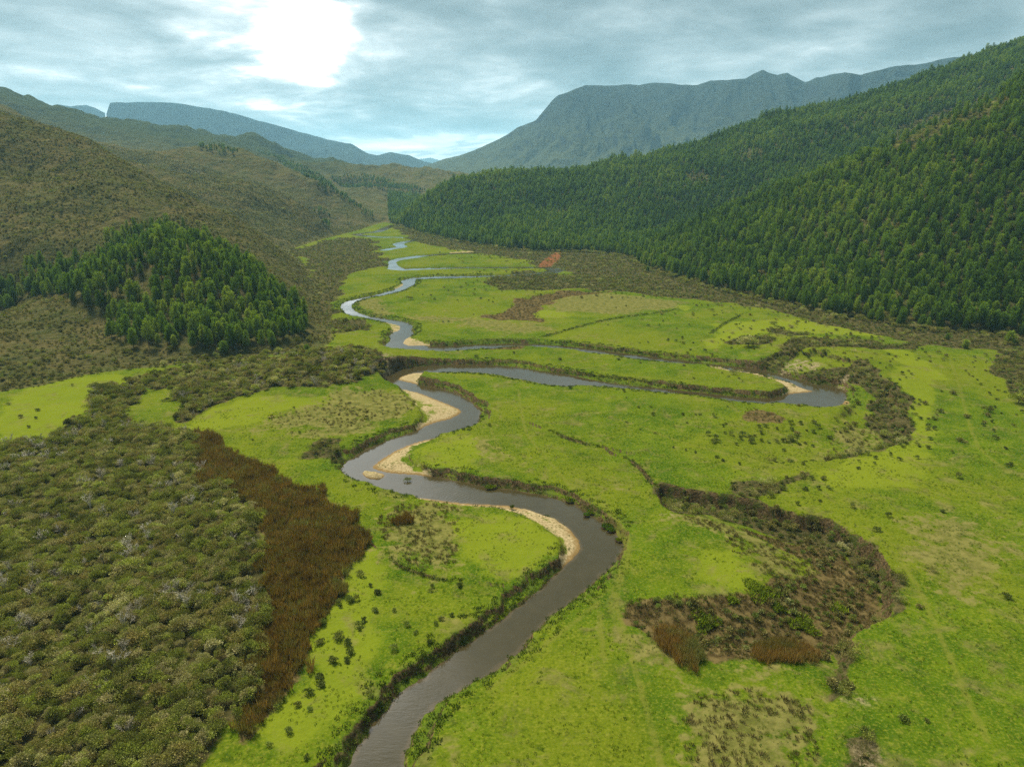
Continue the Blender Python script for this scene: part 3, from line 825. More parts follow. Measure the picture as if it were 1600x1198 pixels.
def link(name, me, parent=None, **props):
    o = bpy.data.objects.new(name, me); COL.objects.link(o)
    if parent is not None: o.parent = parent
    for k, v in props.items(): o[k] = v
    return o

# terrain meshes: one continuous sheet, cut into named stretches of ground
ii, jj = np.meshgrid(np.arange(NR - 1), np.arange(NT_), indexing='ij')
ii, jj = ii.ravel(), jj.ravel(); j2 = (jj + 1) % NT_
QF = np.stack([ii * NT_ + jj, ii * NT_ + j2, (ii + 1) * NT_ + j2, (ii + 1) * NT_ + jj], 1)[:, ::-1]
V = np.c_[GX, GY, H]
za = np.c_[m_scrub, m_marsh, m_dry, m_bank]
zb = np.c_[m_bright, m_sand, np.maximum(m_soil, 0), np.ones(len(P))]
zc_ = np.c_[np.where(rad > 2000, 1.0, sstep(-3, 6, fd)), m_track, m_red, np.ones(len(P))]
fcx, fcy = GX[QF].mean(1), GY[QF].mean(1)
fh = (fd[QF].mean(1) > 0); frad = rad[QF].mean(1)
fs = (m_sand[QF].mean(1) > 0.5)
azf = np.arctan2(fcx, fcy)
split_az = np.arctan2(*gnd([(606, 348)])[0])
groups = {'far_ground': frad > 2200}
used = groups['far_ground'].copy()
groups['sand_bar'] = fs & ~used; used |= fs
lh = fh & (azf < split_az) & ~used; rh = fh & (azf >= split_az) & ~used
groups['hillside'] = lh; groups['hillside.001'] = rh; used |= lh | rh
groups['valley_floor'] = ~used
LBL = {'far_ground': 'low country fading out beyond the hills', 'sand_bar': 'pale sand and gravel bars inside the bends of the river',
       'hillside': 'brown heath covered hillsides left of the valley', 'hillside.001': 'steep hillside right of the valley under the pine plantation',
       'valley_floor': 'flat green pasture on the valley floor with old river scars'}
for nm, mk in groups.items():
    f = QF[mk]; u, inv = np.unique(f, return_inverse=True)
    me = np_mesh(nm.split('.')[0], V[u], inv.reshape(f.shape), M_GROUND, {'zone_a': za[u], 'zone_b': zb[u], 'zone_c': zc_[u]}, True)
    link(nm.split('.')[0], me, kind='structure', label=LBL[nm])
# ground straight below the camera
k = NT_
cap_v = np.vstack([V[:k], [[0, 0, float(V[:k, 2].mean())]]])
cap_f = np.array([[j, k, (j + 1) % k] for j in range(k)])[:, ::-1]
me = np_mesh('ground_cap', cap_v, cap_f[:, ::-1], M_GROUND, {'zone_a': np.zeros((k + 1, 4)), 'zone_b': np.zeros((k + 1, 4)), 'zone_c': np.zeros((k + 1, 4))}, True)
link('pasture', me, kind='structure', label='pasture straight below the camera')

# river surface
wm = (RD0[QF].min(1) < 2.4) & (rad[QF].max(1) < 2000)
f = QF[wm]; u, inv = np.unique(f, return_inverse=True)
wv = V[u].copy(); wv[:, 2] = wz(wv[:, 1])
rip_c = gnd([(640, 762), (700, 770)], WZ)
rip = 1 - sstep(3, 9, dist_line(V[u][:, :2], rip_c, margin=12))
rip2 = 1 - sstep(2, 6, dist_line(V[u][:, :2], gnd([(720, 662), (742, 655)], WZ), margin=12))
dep = np.c_[1 - sstep(0.2, 1.6, -RD[u] + 0.3), np.maximum(rip, rip2 * 0.6), np.zeros(len(u)), np.ones(len(u))]
link('river', np_mesh('river', wv, inv.reshape(f.shape), M_WATER, {'depth': dep}, True), kind='structure',
     label='winding shallow river crossing the valley floor')

# ------------------------------------------------------------------ mountains beyond the hills
def make_mountain_mat(name, low, high, rock):
    m, t, out = material(name)
    geo = t.new('ShaderNodeNewGeometry')
    n = t.noise(geo.outputs['Position'], 0.004, 8, 0.65); n2 = t.noise(geo.outputs['Position'], 0.02, 6, 0.65)
    pz = t.new('ShaderNodeSeparateXYZ'); t.l.new(geo.outputs['Position'], pz.inputs[0])
    nz = t.new('ShaderNodeSeparateXYZ'); t.l.new(geo.outputs['Normal'], nz.inputs[0])
    h = t.ramp(t.math('ADD', pz.outputs[2], t.math('MULTIPLY', n, 260.0)), 160.0, 480.0)
    col = t.mix(h, low, high)
    col = t.mix(t.ramp(n2, 0.5, 0.68, 0, 0.6), col, high)
    st = t.ramp(t.math('ADD', nz.outputs[2], t.math('MULTIPLY', n2, 0.3)), 0.86, 0.60)
    col = t.mix(st, col, rock)
    bp = t.new('ShaderNodeBump'); bp.inputs['Distance'].default_value = 30.0; bp.inputs['Strength'].default_value = 0.8
    t.put(bp.inputs['Height'], n2)
    principled(t, out, col, 1.0, 0.0, bp.outputs[0])
    return m

def mountain(sky_pts, r0, r1, r2, label, mat, seed, spur, step=1.6, power=1.25):
    pts = np.array(sky_pts, float)
    px = np.arange(pts[0, 0], pts[-1, 0] + 0.1, step)
    py = np.interp(px, pts[:, 0], pts[:, 1])
    d = ray(px, py); az = np.arctan2(d[:, 0], d[:, 1]); el = d[:, 2] / np.hypot(d[:, 0], d[:, 1])
    top = CAMZ + el * r1
    nr = 150
    rs = np.r_[np.linspace(r0, r1, nr), np.linspace(r1, r2, 50)[1:]]
    T = np.r_[np.linspace(0, 1, nr), 1 - np.linspace(0, 1, 50)[1:]]
    A_, R_ = np.meshgrid(az, rs); TT = np.repeat(T[:, None], len(az), 1); TP = np.repeat(top[None, :], len(rs), 0)
    X, Y = R_ * np.sin(A_), R_ * np.cos(A_)
    base = -4.0
    prof = TT ** power
    Z = base + (TP - base) * prof
    arc = A_ * r1
    wx = fbm(X, Y, 900, 3, seed) * 420
    rid = fbm(arc + wx + (1 - TT) * 250, R_ * 0.38, 520, 5, seed + 5, ridged=True, rough=0.55)
    rid2 = fbm(arc + wx * .5, R_ * 0.5, 150, 4, seed + 9, ridged=True)
    env = np.clip((1 - TT) * 6.0, 0, 1) * np.clip(TT * 3.0, 0, 1)
    Z = Z + env * (rid * spur + rid2 * spur * 0.35) * np.clip(TP / 400, 0.15, 1)
    Z = np.minimum(Z, np.where(TT < 1, CAMZ + (TP - CAMZ) * R_ / r1 - 1.0, TP))
    nj = len(az)
    VV = np.c_[X.ravel(), Y.ravel(), Z.ravel()]
    i, j = np.meshgrid(np.arange(len(rs) - 1), np.arange(nj - 1), indexing='ij'); i, j = i.ravel(), j.ravel()
    F_ = np.stack([i * nj + j, i * nj + j + 1, (i + 1) * nj + j + 1, (i + 1) * nj + j], 1)[:, ::-1]
    link('mountain', np_mesh('mountain', VV, F_, mat, None, True), kind='structure', label=label)

M_MT1 = make_mountain_mat('mountain_green', (0.050, 0.060, 0.028), (0.020, 0.026, 0.018), (0.018, 0.022, 0.020))
M_MT2 = make_mountain_mat('mountain_far', (0.024, 0.032, 0.022), (0.010, 0.016, 0.013), (0.014, 0.017, 0.017))
def jag(pts, amp, seed):
    pts = np.array(pts, float); px = np.arange(pts[0, 0], pts[-1, 0], 3.0)
    py = np.interp(px, pts[:, 0], pts[:, 1]) + fbm(px, px * 0 + seed, 22, 4, seed) * amp
    return np.c_[px, py]
mountain(jag([(600, 282), (640, 268), (665, 259), (690, 250), (740, 236), (770, 222), (790, 212), (808, 200), (825, 193), (838, 188), (850, 172), (862, 158), (872, 149),
          (890, 143), (900, 139), (915, 133), (945, 134), (975, 133), (1000, 133), (1022, 129), (1060, 132), (1090, 133), (1110, 127), (1130, 125),
          (1165, 123), (1180, 114), (1192, 109), (1205, 115), (1215, 118), (1230, 114), (1245, 122), (1258, 129), (1275, 122), (1320, 113),
          (1345, 117), (1400, 103), (1440, 100), (1480, 91), (1510, 88), (1540, 82), (1560, 72), (1600, 62), (1680, 55), (1760, 90), (1900, 150), (2100, 250)], 2.2, 3),
         2400, 3500, 4600, 'long green mountain wall with a pointed summit right of the valley mouth', M_MT1, 11, 140)
mountain(jag([(-300, 200), (-100, 172), (0, 172), (60, 174), (88, 163), (110, 166), (135, 164), (150, 170), (166, 178)], 1.5, 6),
         4400, 5600, 6600, 'low blue ridge left of the flat topped mountain', M_MT2, 21, 120)
mountain(jag([(166.0, 179), (171.6, 161), (200, 160), (250, 160), (280, 162), (300, 165), (330, 170), (370, 178), (400, 188), (440, 198), (475, 208),
          (520, 220), (550, 225), (575, 240), (590, 243), (610, 238), (640, 243), (665, 253), (700, 262), (760, 280), (800, 292)], 1.6, 8),
         3700, 5000, 6200, 'blue flat topped mountain with a sheer left end, slanting down to the valley mouth', M_MT2, 27, 150)
mountain(jag([(600, 275), (640, 254), (655, 249), (672, 247), (690, 251), (720, 262), (780, 285)], 1.0, 9),
         9500, 11500, 13000, 'small pale blue mountain in the gap at the valley mouth', M_MT2, 33, 60)

# ------------------------------------------------------------------ plant meshes
def tri_cards(cen, dirs, side, length, width, tone):
    """leaf-like triangles/quads: base at cen, pointing along dirs"""
    n = len(cen)
    tip = cen + dirs * length[:, None]
    mid = cen + dirs * (length * 0.55)[:, None]
    a = mid + side * width[:, None]; b = mid - side * width[:, None]
    v = np.stack([cen, a, tip, b], 1).reshape(-1, 3)
    f = np.arange(n * 4).reshape(n, 4)
    tn = np.repeat(tone, 4)
    return v, f, tn

def unit(v):
    return v / (np.linalg.norm(v, axis=-1, keepdims=True) + 1e-9)

def rand_dirs(n, rng):
    return unit(rng.normal(size=(n, 3)))

def cards_mesh(name, v, f, tn, mat):
    c = np.c_[tn, tn, tn, np.ones(len(tn))]
    return np_mesh(name, v, f, mat, {'tone': c})

def pine_crown(seed, hgt=11.0, rmax=2.0, start=0.16, shape=0.75, n=620):
    """tufts of needles along upswept branches round a stem"""
    rng = np.random.default_rng(seed)
    cen, dr, tone = [], [], []
    z = start
    lean = rng.normal(0, 0.02, 2)
    while z < 0.985:
        t = (z - start) / (1 - start)
        R0 = rmax * ((1 - t) ** shape) * (0.55 + 0.45 * min(1, t * 4 + 0.3))
        nb = int(5 + 5 * (1 - t))
        a0 = rng.random() * 6.28
        for b in range(nb):
            a = a0 + b * 6.283 / nb + rng.normal(0, 0.25)
            L = R0 * rng.uniform(0.65, 1.2) + 0.12
            up = rng.uniform(0.25, 0.65) + 0.35 * t
            nt = max(2, int(L / 0.26))
            for q in range(nt):
                s = (q + rng.random()) / nt
                if s < 0.22 and nt > 3: continue
                rr = L * s
                p = np.array([math.cos(a) * rr, math.sin(a) * rr, z * hgt + up * rr * (0.4 + 0.6 * s)])
                cen.append(p + rng.normal(0, 0.06, 3))
                dr.append([math.cos(a) * 0.7, math.sin(a) * 0.7, 0.75])
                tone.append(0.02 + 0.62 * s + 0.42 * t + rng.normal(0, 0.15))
        z += 0.040 + 0.014 * (1 - t)
    cen, dr, tone = np.array(cen), np.array(dr), np.clip(np.array(tone), 0.05, 1.2)
    V_, F_, T_ = [], [], []
    off = 0
    for k in range(4):
        d = unit(dr + rng.normal(0, 0.55, dr.shape))
        s = unit(np.cross(d, rand_dirs(len(d), rng)))
        v, f, tn = tri_cards(cen, d, s, rng.uniform(0.34, 0.72, len(d)), rng.uniform(0.06, 0.14, len(d)), tone)
        V_.append(v); F_.append(f + off); T_.append(tn); off += len(v)
    v = np.vstack(V_)
    v[:, 0] += lean[0] * v[:, 2]; v[:, 1] += lean[1] * v[:, 2]
    return cards_mesh('pine_crown', v, np.vstack(F_), np.concatenate(T_), M_PINE)

def tube(pts, rads, sides=5):
    pts = np.asarray(pts, float); V_ = []; F_ = []
    for i, p in enumerate(pts):
        d = pts[min(i + 1, len(pts) - 1)] - pts[max(i - 1, 0)]; d = d / (np.linalg.norm(d) + 1e-9)
        a = np.cross(d, [0.3, 0.9, 0.2]); a /= np.linalg.norm(a) + 1e-9; b = np.cross(d, a)
        for s in range(sides):
            t = s / sides * 6.2832
            V_.append(p + rads[i] * (math.cos(t) * a + math.sin(t) * b))
    for i in range(len(pts) - 1):
        for s in range(sides):
            s2 = (s + 1) % sides
            F_.append([i * sides + s, i * sides + s2, (i + 1) * sides + s2, (i + 1) * sides + s])
    return np.array(V_), np.array(F_)

def join_tubes(lst):
    V_, F_, off = [], [], 0
    for v, f in lst:
        V_.append(v); F_.append(f + off); off += len(v)
    return np.vstack(V_), np.vstack(F_)

def pine_trunk(seed, hgt=11.0):
    rng = np.random.default_rng(seed + 99)
    l = [tube([(0, 0, -0.6), (0.02, 0.01, hgt * 0.3), (0.03, -0.02, hgt * 0.65), (0, 0, hgt * 0.97)], [0.17, 0.13, 0.08, 0.02], 6)]
    for k in range(14):
        z = hgt * rng.uniform(0.14, 0.85); a = rng.random() * 6.28; L = (1 - z / hgt) * 1.5 + 0.2
        l.append(tube([(0, 0, z), (math.cos(a) * L * .5, math.sin(a) * L * .5, z + L * 0.2), (math.cos(a) * L, math.sin(a) * L, z + L * 0.5)], [0.035, 0.025, 0.01], 3))
    v, f = join_tubes(l)
    return np_mesh('pine_trunk', v, f, M_BARK)

def shrub_foliage(seed, mat, R_=1.2, Hh=1.5, n=850, leaf=0.20, lobes=7, name='shrub_foliage'):
    rng = np.random.default_rng(seed)
    lc = np.c_[rng.normal(0, 0.42 * R_, lobes), rng.normal(0, 0.42 * R_, lobes), Hh * rng.uniform(0.35, 0.8, lobes)]
    lr = rng.uniform(0.34, 0.62, lobes) * R_
    w_ = lr ** 2; which = rng.choice(lobes, n, p=w_ / w_.sum())
    d = rand_dirs(n, rng); d[:, 2] = np.where(d[:, 2] < -0.25, -d[:, 2], d[:, 2])
    rr = lr[which] * (rng.uniform(0.55, 1.0, n) ** 0.5) * (1 + 0.18 * rng.normal(size=n))
    cen = lc[which] + d * rr[:, None] * np.array([1, 1, 0.85])
    cen[:, 2] = np.maximum(cen[:, 2], 0.05)
    lobe_tone = rng.uniform(0.3, 0.75, lobes)
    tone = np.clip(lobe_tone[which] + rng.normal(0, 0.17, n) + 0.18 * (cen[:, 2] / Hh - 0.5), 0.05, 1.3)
    dr = unit(d + rng.normal(0, 0.7, d.shape) + np.array([0, 0, 0.35]))
    s = unit(np.cross(dr, rand_dirs(n, rng)))
    v, f, tn = tri_cards(cen, dr, s, leaf * rng.uniform(0.7, 1.6, n), leaf * rng.uniform(0.25, 0.5, n), tone)
    return cards_mesh(name, v, f, tn, mat)

def twigs(seed, Hh=1.4, spread=0.9, n=9, sub=4, rad_=0.035, mat=None, name='stems', z0=-0.15):
    rng = np.random.default_rng(seed + 500)
    l = []
    for k in range(n):
        a = rng.random() * 6.28; sp = spread * rng.uniform(0.3, 1.0); h = Hh * rng.uniform(0.6, 1.1)
        p0 = np.array([0, 0, z0]); p1 = np.array([math.cos(a) * sp * .45, math.sin(a) * sp * .45, h * .5]) + rng.normal(0, .06, 3)
        p2 = np.array([math.cos(a) * sp, math.sin(a) * sp, h]) + rng.normal(0, .1, 3)
        l.append(tube([p0, p1, p2], [rad_, rad_ * .7, rad_ * .25], 3))
        for q in range(sub):
            s = rng.uniform(0.4, 0.95); b = p1 * (1 - s) + p2 * s
            e = b + unit(rng.normal(0, 1, 3) + np.array([math.cos(a) * .6, math.sin(a) * .6, 1.0])) * rng.uniform(0.25, 0.6) * Hh * 0.5
            l.append(tube([b, (b + e) / 2 + rng.normal(0, .04, 3), e], [rad_ * .55, rad_ * .4, rad_ * .2], 3))
    v, f = join_tubes(l)
    return np_mesh(name, v, f, mat or M_DEAD)

def blades(seed, mat, n=60, hgt=0.5, rad_=0.25, width=0.02, lean=0.5, name='blades'):
    rng = np.random.default_rng(seed)
    a = rng.random(n) * 6.28; r = rad_ * np.sqrt(rng.random(n))
    cen = np.c_[np.cos(a) * r, np.sin(a) * r, np.full(n, -0.03)]
    d = unit(np.c_[np.cos(a) * lean * rng.random(n), np.sin(a) * lean * rng.random(n), np.ones(n)] + rng.normal(0, 0.13, (n, 3)))
    s = unit(np.cross(d, rand_dirs(n, rng)))
    v, f, tn = tri_cards(cen, d, s, hgt * rng.uniform(0.55, 1.15, n), np.full(n, width), np.clip(rng.normal(0.5, 0.22, n), 0.05, 1.2))
    return cards_mesh(name, v, f, tn, mat)

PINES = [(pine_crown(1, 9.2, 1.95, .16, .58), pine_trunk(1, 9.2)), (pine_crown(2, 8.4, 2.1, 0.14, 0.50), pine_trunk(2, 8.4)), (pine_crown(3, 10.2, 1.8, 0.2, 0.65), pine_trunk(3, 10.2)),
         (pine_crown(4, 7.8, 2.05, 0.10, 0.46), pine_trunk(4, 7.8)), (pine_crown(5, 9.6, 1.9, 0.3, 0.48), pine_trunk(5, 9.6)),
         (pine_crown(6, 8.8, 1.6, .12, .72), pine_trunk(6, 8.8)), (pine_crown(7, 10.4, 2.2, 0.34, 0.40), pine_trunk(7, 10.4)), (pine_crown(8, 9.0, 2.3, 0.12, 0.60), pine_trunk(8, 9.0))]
SHRUBS = [(shrub_foliage(11 + k, M_SHRUB, *p), twigs(11 + k, p[1] * 0.9, p[0] * 0.8, 7, 3, 0.03, M_BARK)) for k, p in enumerate(
    [(1.2, 1.5, 1000, .17, 8), (1.5, 1.8, 1300, .17, 10), (0.95, 1.7, 900, .15, 6), (1.35, 1.2, 1000, .15, 9), (1.1, 2.2, 1100, .18, 7), (1.6, 1.5, 1200, .20, 9)])]
BARE = [twigs(31 + k, h, s, n, 7, 0.042, M_DEAD, 'bare_branches') for k, (h, s, n) in enumerate([(1.9, 1.1, 14), (1.5, 1.3, 18), (2.4, .8, 10), (1.7, 1.5, 12)])]
SMALLB = [shrub_foliage(41 + k, M_DARKB, r, h, 300, .17, 5, 'dark_foliage') for k, (r, h) in enumerate([(.55, .6), (.75, .7), (.45, .75), (.9, .8)])]
HEATH = [shrub_foliage(51 + k, M_HEATH, r, h, 170, .30, 5, 'heath_foliage') for k, (r, h) in enumerate([(.9, .65), (1.2, .7), (.8, .8)])]
TUFTS = [blades(61 + k, M_GRASS, 16, .18 + .06 * k, .20, .030, .9, 'grass_tuft') for k in range(3)]
SEDGES = [blades(71 + k, M_SEDGE, 34, .45 + .12 * k, .28, .032, .8, 'sedge_tuft') for k in range(3)]
REEDM = [blades(81 + k, M_REED, 60, 1.15 + .2 * k, .42, .032, .32, 'reed_tuft') for k in range(3)]

def proto_obj(name, me):
    """an object kept out of the scene collection: only its geometry is used by the scatter of a mass of plants"""
    return bpy.data.objects.new(name, me)

def scatter(name, xy, scl, protos, label, group=None, zoff=0.0, kind='stuff', tilt=0.06, z=None, squash=None):
    """one object: a cloud of points that geometry nodes turn into plants"""
    n = len(xy)
    if z is None: z = ground_z(xy[:, 0], xy[:, 1])
    me = bpy.data.meshes.new(name)
    me.vertices.add(n); me.vertices.foreach_set('co', np.c_[xy, z + zoff].astype(np.float32).ravel())
    a = me.attributes.new('scl', 'FLOAT_VECTOR', 'POINT')
    sv = np.c_[scl, scl, scl * RNG.uniform(0.8, 1.2, n)]
    a.data.foreach_set('vector', sv.astype(np.float32).ravel())
    a = me.attributes.new('rot', 'FLOAT_VECTOR', 'POINT')
    rt = np.c_[RNG.normal(0, tilt, n), RNG.normal(0, tilt, n), RNG.random(n) * 6.283]
    a.data.foreach_set('vector', rt.astype(np.float32).ravel())
    a = me.attributes.new('idx', 'INT', 'POINT')
    a.data.foreach_set('value', RNG.integers(0, len(protos), n).astype(np.int32))
    o = link(name, me, kind=kind, label=label)
    ng = bpy.data.node_groups.new(name + '_nodes', 'GeometryNodeTree')
    ng.interface.new_socket('Geometry', in_out='INPUT', socket_type='NodeSocketGeometry')
    ng.interface.new_socket('Geometry', in_out='OUTPUT', socket_type='NodeSocketGeometry')
    N, L = ng.nodes, ng.links
    gi, go = N.new('NodeGroupInput'), N.new('NodeGroupOutput')
    ip = N.new('GeometryNodeInstanceOnPoints')
    jn = N.new('GeometryNodeJoinGeometry')
    for k, pr in enumerate(protos):
        oi = N.new('GeometryNodeObjectInfo'); oi.inputs['Object'].default_value = pr
        oi.inputs['As Instance'].default_value = True
        L.new(oi.outputs['Geometry'], jn.inputs[0])
    def attr(nm, dt):
        q = N.new('GeometryNodeInputNamedAttribute'); q.data_type = dt; q.inputs['Name'].default_value = nm
        return q.outputs['Attribute']
    L.new(gi.outputs[0], ip.inputs['Points']); L.new(jn.outputs[0], ip.inputs['Instance'])
    ip.inputs['Pick Instance'].default_value = True
    L.new(attr('idx', 'INT'), ip.inputs['Instance Index'])
    L.new(attr('rot', 'FLOAT_VECTOR'), ip.inputs['Rotation'])
    L.new(attr('scl', 'FLOAT_VECTOR'), ip.inputs['Scale'])
    L.new(ip.outputs[0], go.inputs[0])
    md = o.modifiers.new('plants', 'NODES'); md.node_group = ng
    return o

def grid_pts(lo, hi, sp, jit=0.45, rng=RNG):
    x = np.arange(lo[0], hi[0], sp); y = np.arange(lo[1], hi[1], sp * 0.87)
    X, Y = np.meshgrid(x, y); X = X + (np.arange(len(y))[:, None] % 2) * sp * 0.5
    p = np.c_[X.ravel(), Y.ravel()]
    return p + rng.uniform(-jit, jit, p.shape) * sp

def in_view(xy, pad=3.0, rmax=3000):
    a = np.degrees(np.arctan2(xy[:, 0], xy[:, 1])); r = np.hypot(xy[:, 0], xy[:, 1])
    return (np.abs(a) < 37 + pad + 400 / (r + 20)) & (r > 45) & (r < rmax)

def project(xy, z):
    rel = np.c_[xy, z - CAMZ]
    fwd = rel[:, 1] * CP - rel[:, 2] * SP
    up = rel[:, 1] * SP + rel[:, 2] * CP
    return CXP + F * rel[:, 0] / fwd, CYP - F * up / fwd, fwd

def visible(xy, top=8.0):
    """is a plant of that height in the picture and in sight over the ground before it"""
    z = ground_z(xy[:, 0], xy[:, 1]); px, py, fw = project(xy, z)
    ok = (px > -10) & (px < 1610) & (py > -20) & (py < 1215) & (fw > 1)
    ts = np.linspace(0.08, 0.97, 60)
    X = xy[:, 0:1] * ts; Y = xy[:, 1:2] * ts; Z = CAMZ + (z + top - CAMZ)[:, None] * ts
    ok &= ~((ground_z(X, Y) > Z).any(1))
    return ok

# ------------------------------------------------------------------ pines: the plantation on the right hillside, the wood on the left knoll
def mean_poly(px): return chaikin(hit(px), 1)
KNOLL = crop(*AK, "-80 505 60 490 130 430 330 425 370 500 480 510 600 450 620 380 740 320 760 445 640 465 540 565 530 650 700 690 900 690 1020 700 1250 700 1350 700 1480 640 1545 590 1510 500 1390 400 1210 270 1010 150 880 105 740 95 560 170 450 265 200 280 0 370 -80 400")
KN = np.c_[np.clip(KNOLL[:, 0], -60, None), KNOLL[:, 1]]
knoll_w = hit(KN, 150, 420)
pr = grid_pts((-190, 150), (1500, 1150), 3.55, 0.42)
fdp = sdf(pr, FLOOR, 30)
azp = np.arctan2(pr[:, 0], pr[:, 1])
gap = fbm(pr[:, 0], pr[:, 1], 26, 3, 83)
keep = (fdp > 2.0 + 2.5 * gap) & (azp > split_az + 0.002) & in_view(pr, 4, 1250) & (RNG.random(len(pr)) > 0.05) & (gap > -0.70)
pr = pr[keep]
CLEAR = [np.array([(1395, 210), (1450, 185), (1540, 160), (1575, 175), (1500, 210), (1430, 240), (1380, 245)]),
         np.array([(1140, 240), (1180, 235), (1200, 250), (1160, 262)]), np.array([(1070, 275), (1100, 272), (1110, 292), (1080, 295)])]
for c_ in CLEAR:
    w_ = hit(c_, 200)
    pr = pr[~(inside(pr, w_) & (RNG.random(len(pr)) < 0.8))]
zr = ground_z(pr[:, 0], pr[:, 1])
rr_ = np.hypot(pr[:, 0], pr[:, 1])
# keep what is in sight, plus a belt around it for other viewpoints
# last rows behind the skyline are dropped by range
pk = grid_pts((-330, 180), (20, 420), 3.5, 0.42)
fg = fbm(pk[:, 0], pk[:, 1], 18, 3, 87)
pk = pk[inside(pk, knoll_w) & (fg > -0.5)]
vis_r = visible(pr, 9); vis_k = visible(pk, 9)
sz_r = RNG.uniform(0.56, 0.92, len(pr)) * (1.0 + 0.22 * fbm(pr[:, 0], pr[:, 1], 30, 3, 271))
sz_r = sz_r * (1 + .28 * (RNG.random(len(pr)) < .04))
sz_k = RNG.uniform(0.45, 0.92, len(pk)) * (1 + .2 * fbm(pk[:, 0], pk[:, 1], 14, 2, 313))
allp = np.vstack([pr, pk]); alls = np.r_[sz_r, sz_k]; side_k = np.r_[np.zeros(len(pr), bool), np.ones(len(pk), bool)]
allv = np.r_[vis_r, vis_k]
zz = ground_z(allp[:, 0], allp[:, 1])
apx, apy, afw = project(allp, zz + 6)
show = np.where(allv, alls / afw, 0)
extra = [  # single trees that stand clear of the woods: photo foot, scale, label
    ((1508, 545), 0.42, 'small round pine clear of the plantation, beside dark scrub at the right edge'),
    ((1480, 532), 0.30, 'low bushy young pine just left of the small round pine at the right edge'),
    ((1578, 538), 0.62, 'bushy pine at the right edge of the photo, in front of the plantation'),
    ((350, 553), 0.55, 'bright yellow-green pine at the front foot of the left knoll wood'),
    ((480, 552), 0.38, 'low pine standing off the right end of the knoll wood'),
    ((1012, 424), 0.40, 'small light green pine at the corner notch of the plantation edge')]
n_ind = 300 - len(extra)
order = np.argsort(-show)[:n_ind]
ind = np.zeros(len(allp), bool); ind[order] = True

def pine(xy, scale, which, label, group):
    crown, trunk = PINES[which]
    e = bpy.data.objects.new('pine_tree', None); COL.objects.link(e)
    e.empty_display_size = 0.5
    e.location = (xy[0], xy[1], float(ground_z(xy[0], xy[1])) - 0.1)
    e.rotation_euler = (random.gauss(0, .02), random.gauss(0, .02), random.random() * 6.28)
    e.scale = (scale * random.uniform(.92, 1.12),) * 2 + (scale,)
    e['label'] = label; e['category'] = 'tree'; e['group'] = group
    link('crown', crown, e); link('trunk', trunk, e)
    return e

FOREST_POLY_LABELS = [
    (lambda px, py: px < 1150, 'pine at the plantation foot, left of the middle of its edge'),
    (lambda px, py: px < 1290, 'pine on the plantation edge above the scrubby pasture'),
    (lambda px, py: px < 1400, 'pine in the plantation front row above the dark scrub strip'),
    (lambda px, py: px < 1500 and py > 455, 'pine in the plantation front row above the long meadow'),
    (lambda px, py: py > 430, 'pine in the lowest plantation rows near the right edge'),
    (lambda px, py: True, 'pine a few rows up the slope at the plantation right')]
for i in np.nonzero(ind)[0]:
    if side_k[i]:
        if apy[i] > 500: lb, gp = 'pine in the lower fringe of the left knoll wood', 'pines in the lower fringe of the knoll wood'
        elif apx[i] < 150: lb, gp = 'pine in the straggling left arm of the knoll wood', 'pines in the left arm of the knoll wood'
        else: lb, gp = 'pine on the upper dome of the left knoll wood', 'pines on the dome of the knoll wood'
    else:
        for k, (fn, lb) in enumerate(FOREST_POLY_LABELS):
            if fn(apx[i], apy[i]): break
        gp = 'plantation pines, %s' % ('left' if apx[i] < 1290 else 'right')
    k_ = random.randrange(8)
    lb = lb.replace('pine', ('small ' if alls[i] < .78 else 'full-grown ') + ('pointed ', 'broad ', 'slender ', 'squat round ', 'bare-stemmed ', 'narrow ', 'high-crowned ', 'wide-based ')[k_] + 'pine', 1).replace('tall small', 'small').replace('tall full-grown', 'tall')
    if side_k[i] and 'dome' in lb:
        lb = lb.replace('upper dome', ('left shoulder' if apx[i] < 200 else 'summit' if apy[i] < 400 else 'right shoulder' if apx[i] > 380 else 'middle'))
    pine(allp[i], alls[i], k_, lb, gp)
for (p_, s_, lb) in extra:
    q = hit([p_], 100)[0]
    e = pine(q, s_, 3, lb, 'single pines clear of the woods')
    e.scale = (s_ * 1.5, s_ * 1.5, s_)
rest = ~ind
pine_protos = []
for k, (c_, t_) in enumerate(PINES):
    pine_protos.append(proto_obj('pine_crown_source', c_))
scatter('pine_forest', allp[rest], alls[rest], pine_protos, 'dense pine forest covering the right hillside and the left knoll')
edge = rest & (np.hypot(allp[:, 0], allp[:, 1]) < 520)
scatter('pine_trunks', allp[edge], alls[edge], [proto_obj('pine_trunk_source', PINES[0][1])], 'bare trunks inside the pine forest')

# far woods on the hills behind
FARW = [crop(*A2b, "20 130 130 105 240 125 300 150 250 175 100 160"), crop(*A2b, "400 145 520 170 640 225 740 280 830 330 900 380 980 440 1060 510 1135 545 1130 580 1080 560 1020 500 900 430 800 390 720 320 560 220"),
        crop(*A2b, "860 310 1000 310 1200 325 1330 355 1460 390 1400 410 1250 390 1050 370 900 350"), crop(*A2b, "740 500 860 530 860 570 780 550"),
        crop(*A2b, "810 590 860 600 850 640 810 630"), crop(*A2b, "930 550 980 555 980 575 930 575")]
fw = []
for c_ in FARW:
    q = hit(c_, 480, 1800)
    g_ = grid_pts(q.min(0), q.max(0), 6.0, 0.45)
    fw.append(g_[inside(g_, q)])
fw = np.vstack(fw)
scatter('far_woods', fw, RNG.uniform(0.4, 0.75, len(fw)), pine_protos, 'thin belts of pines on the far hills left of the valley mouth')

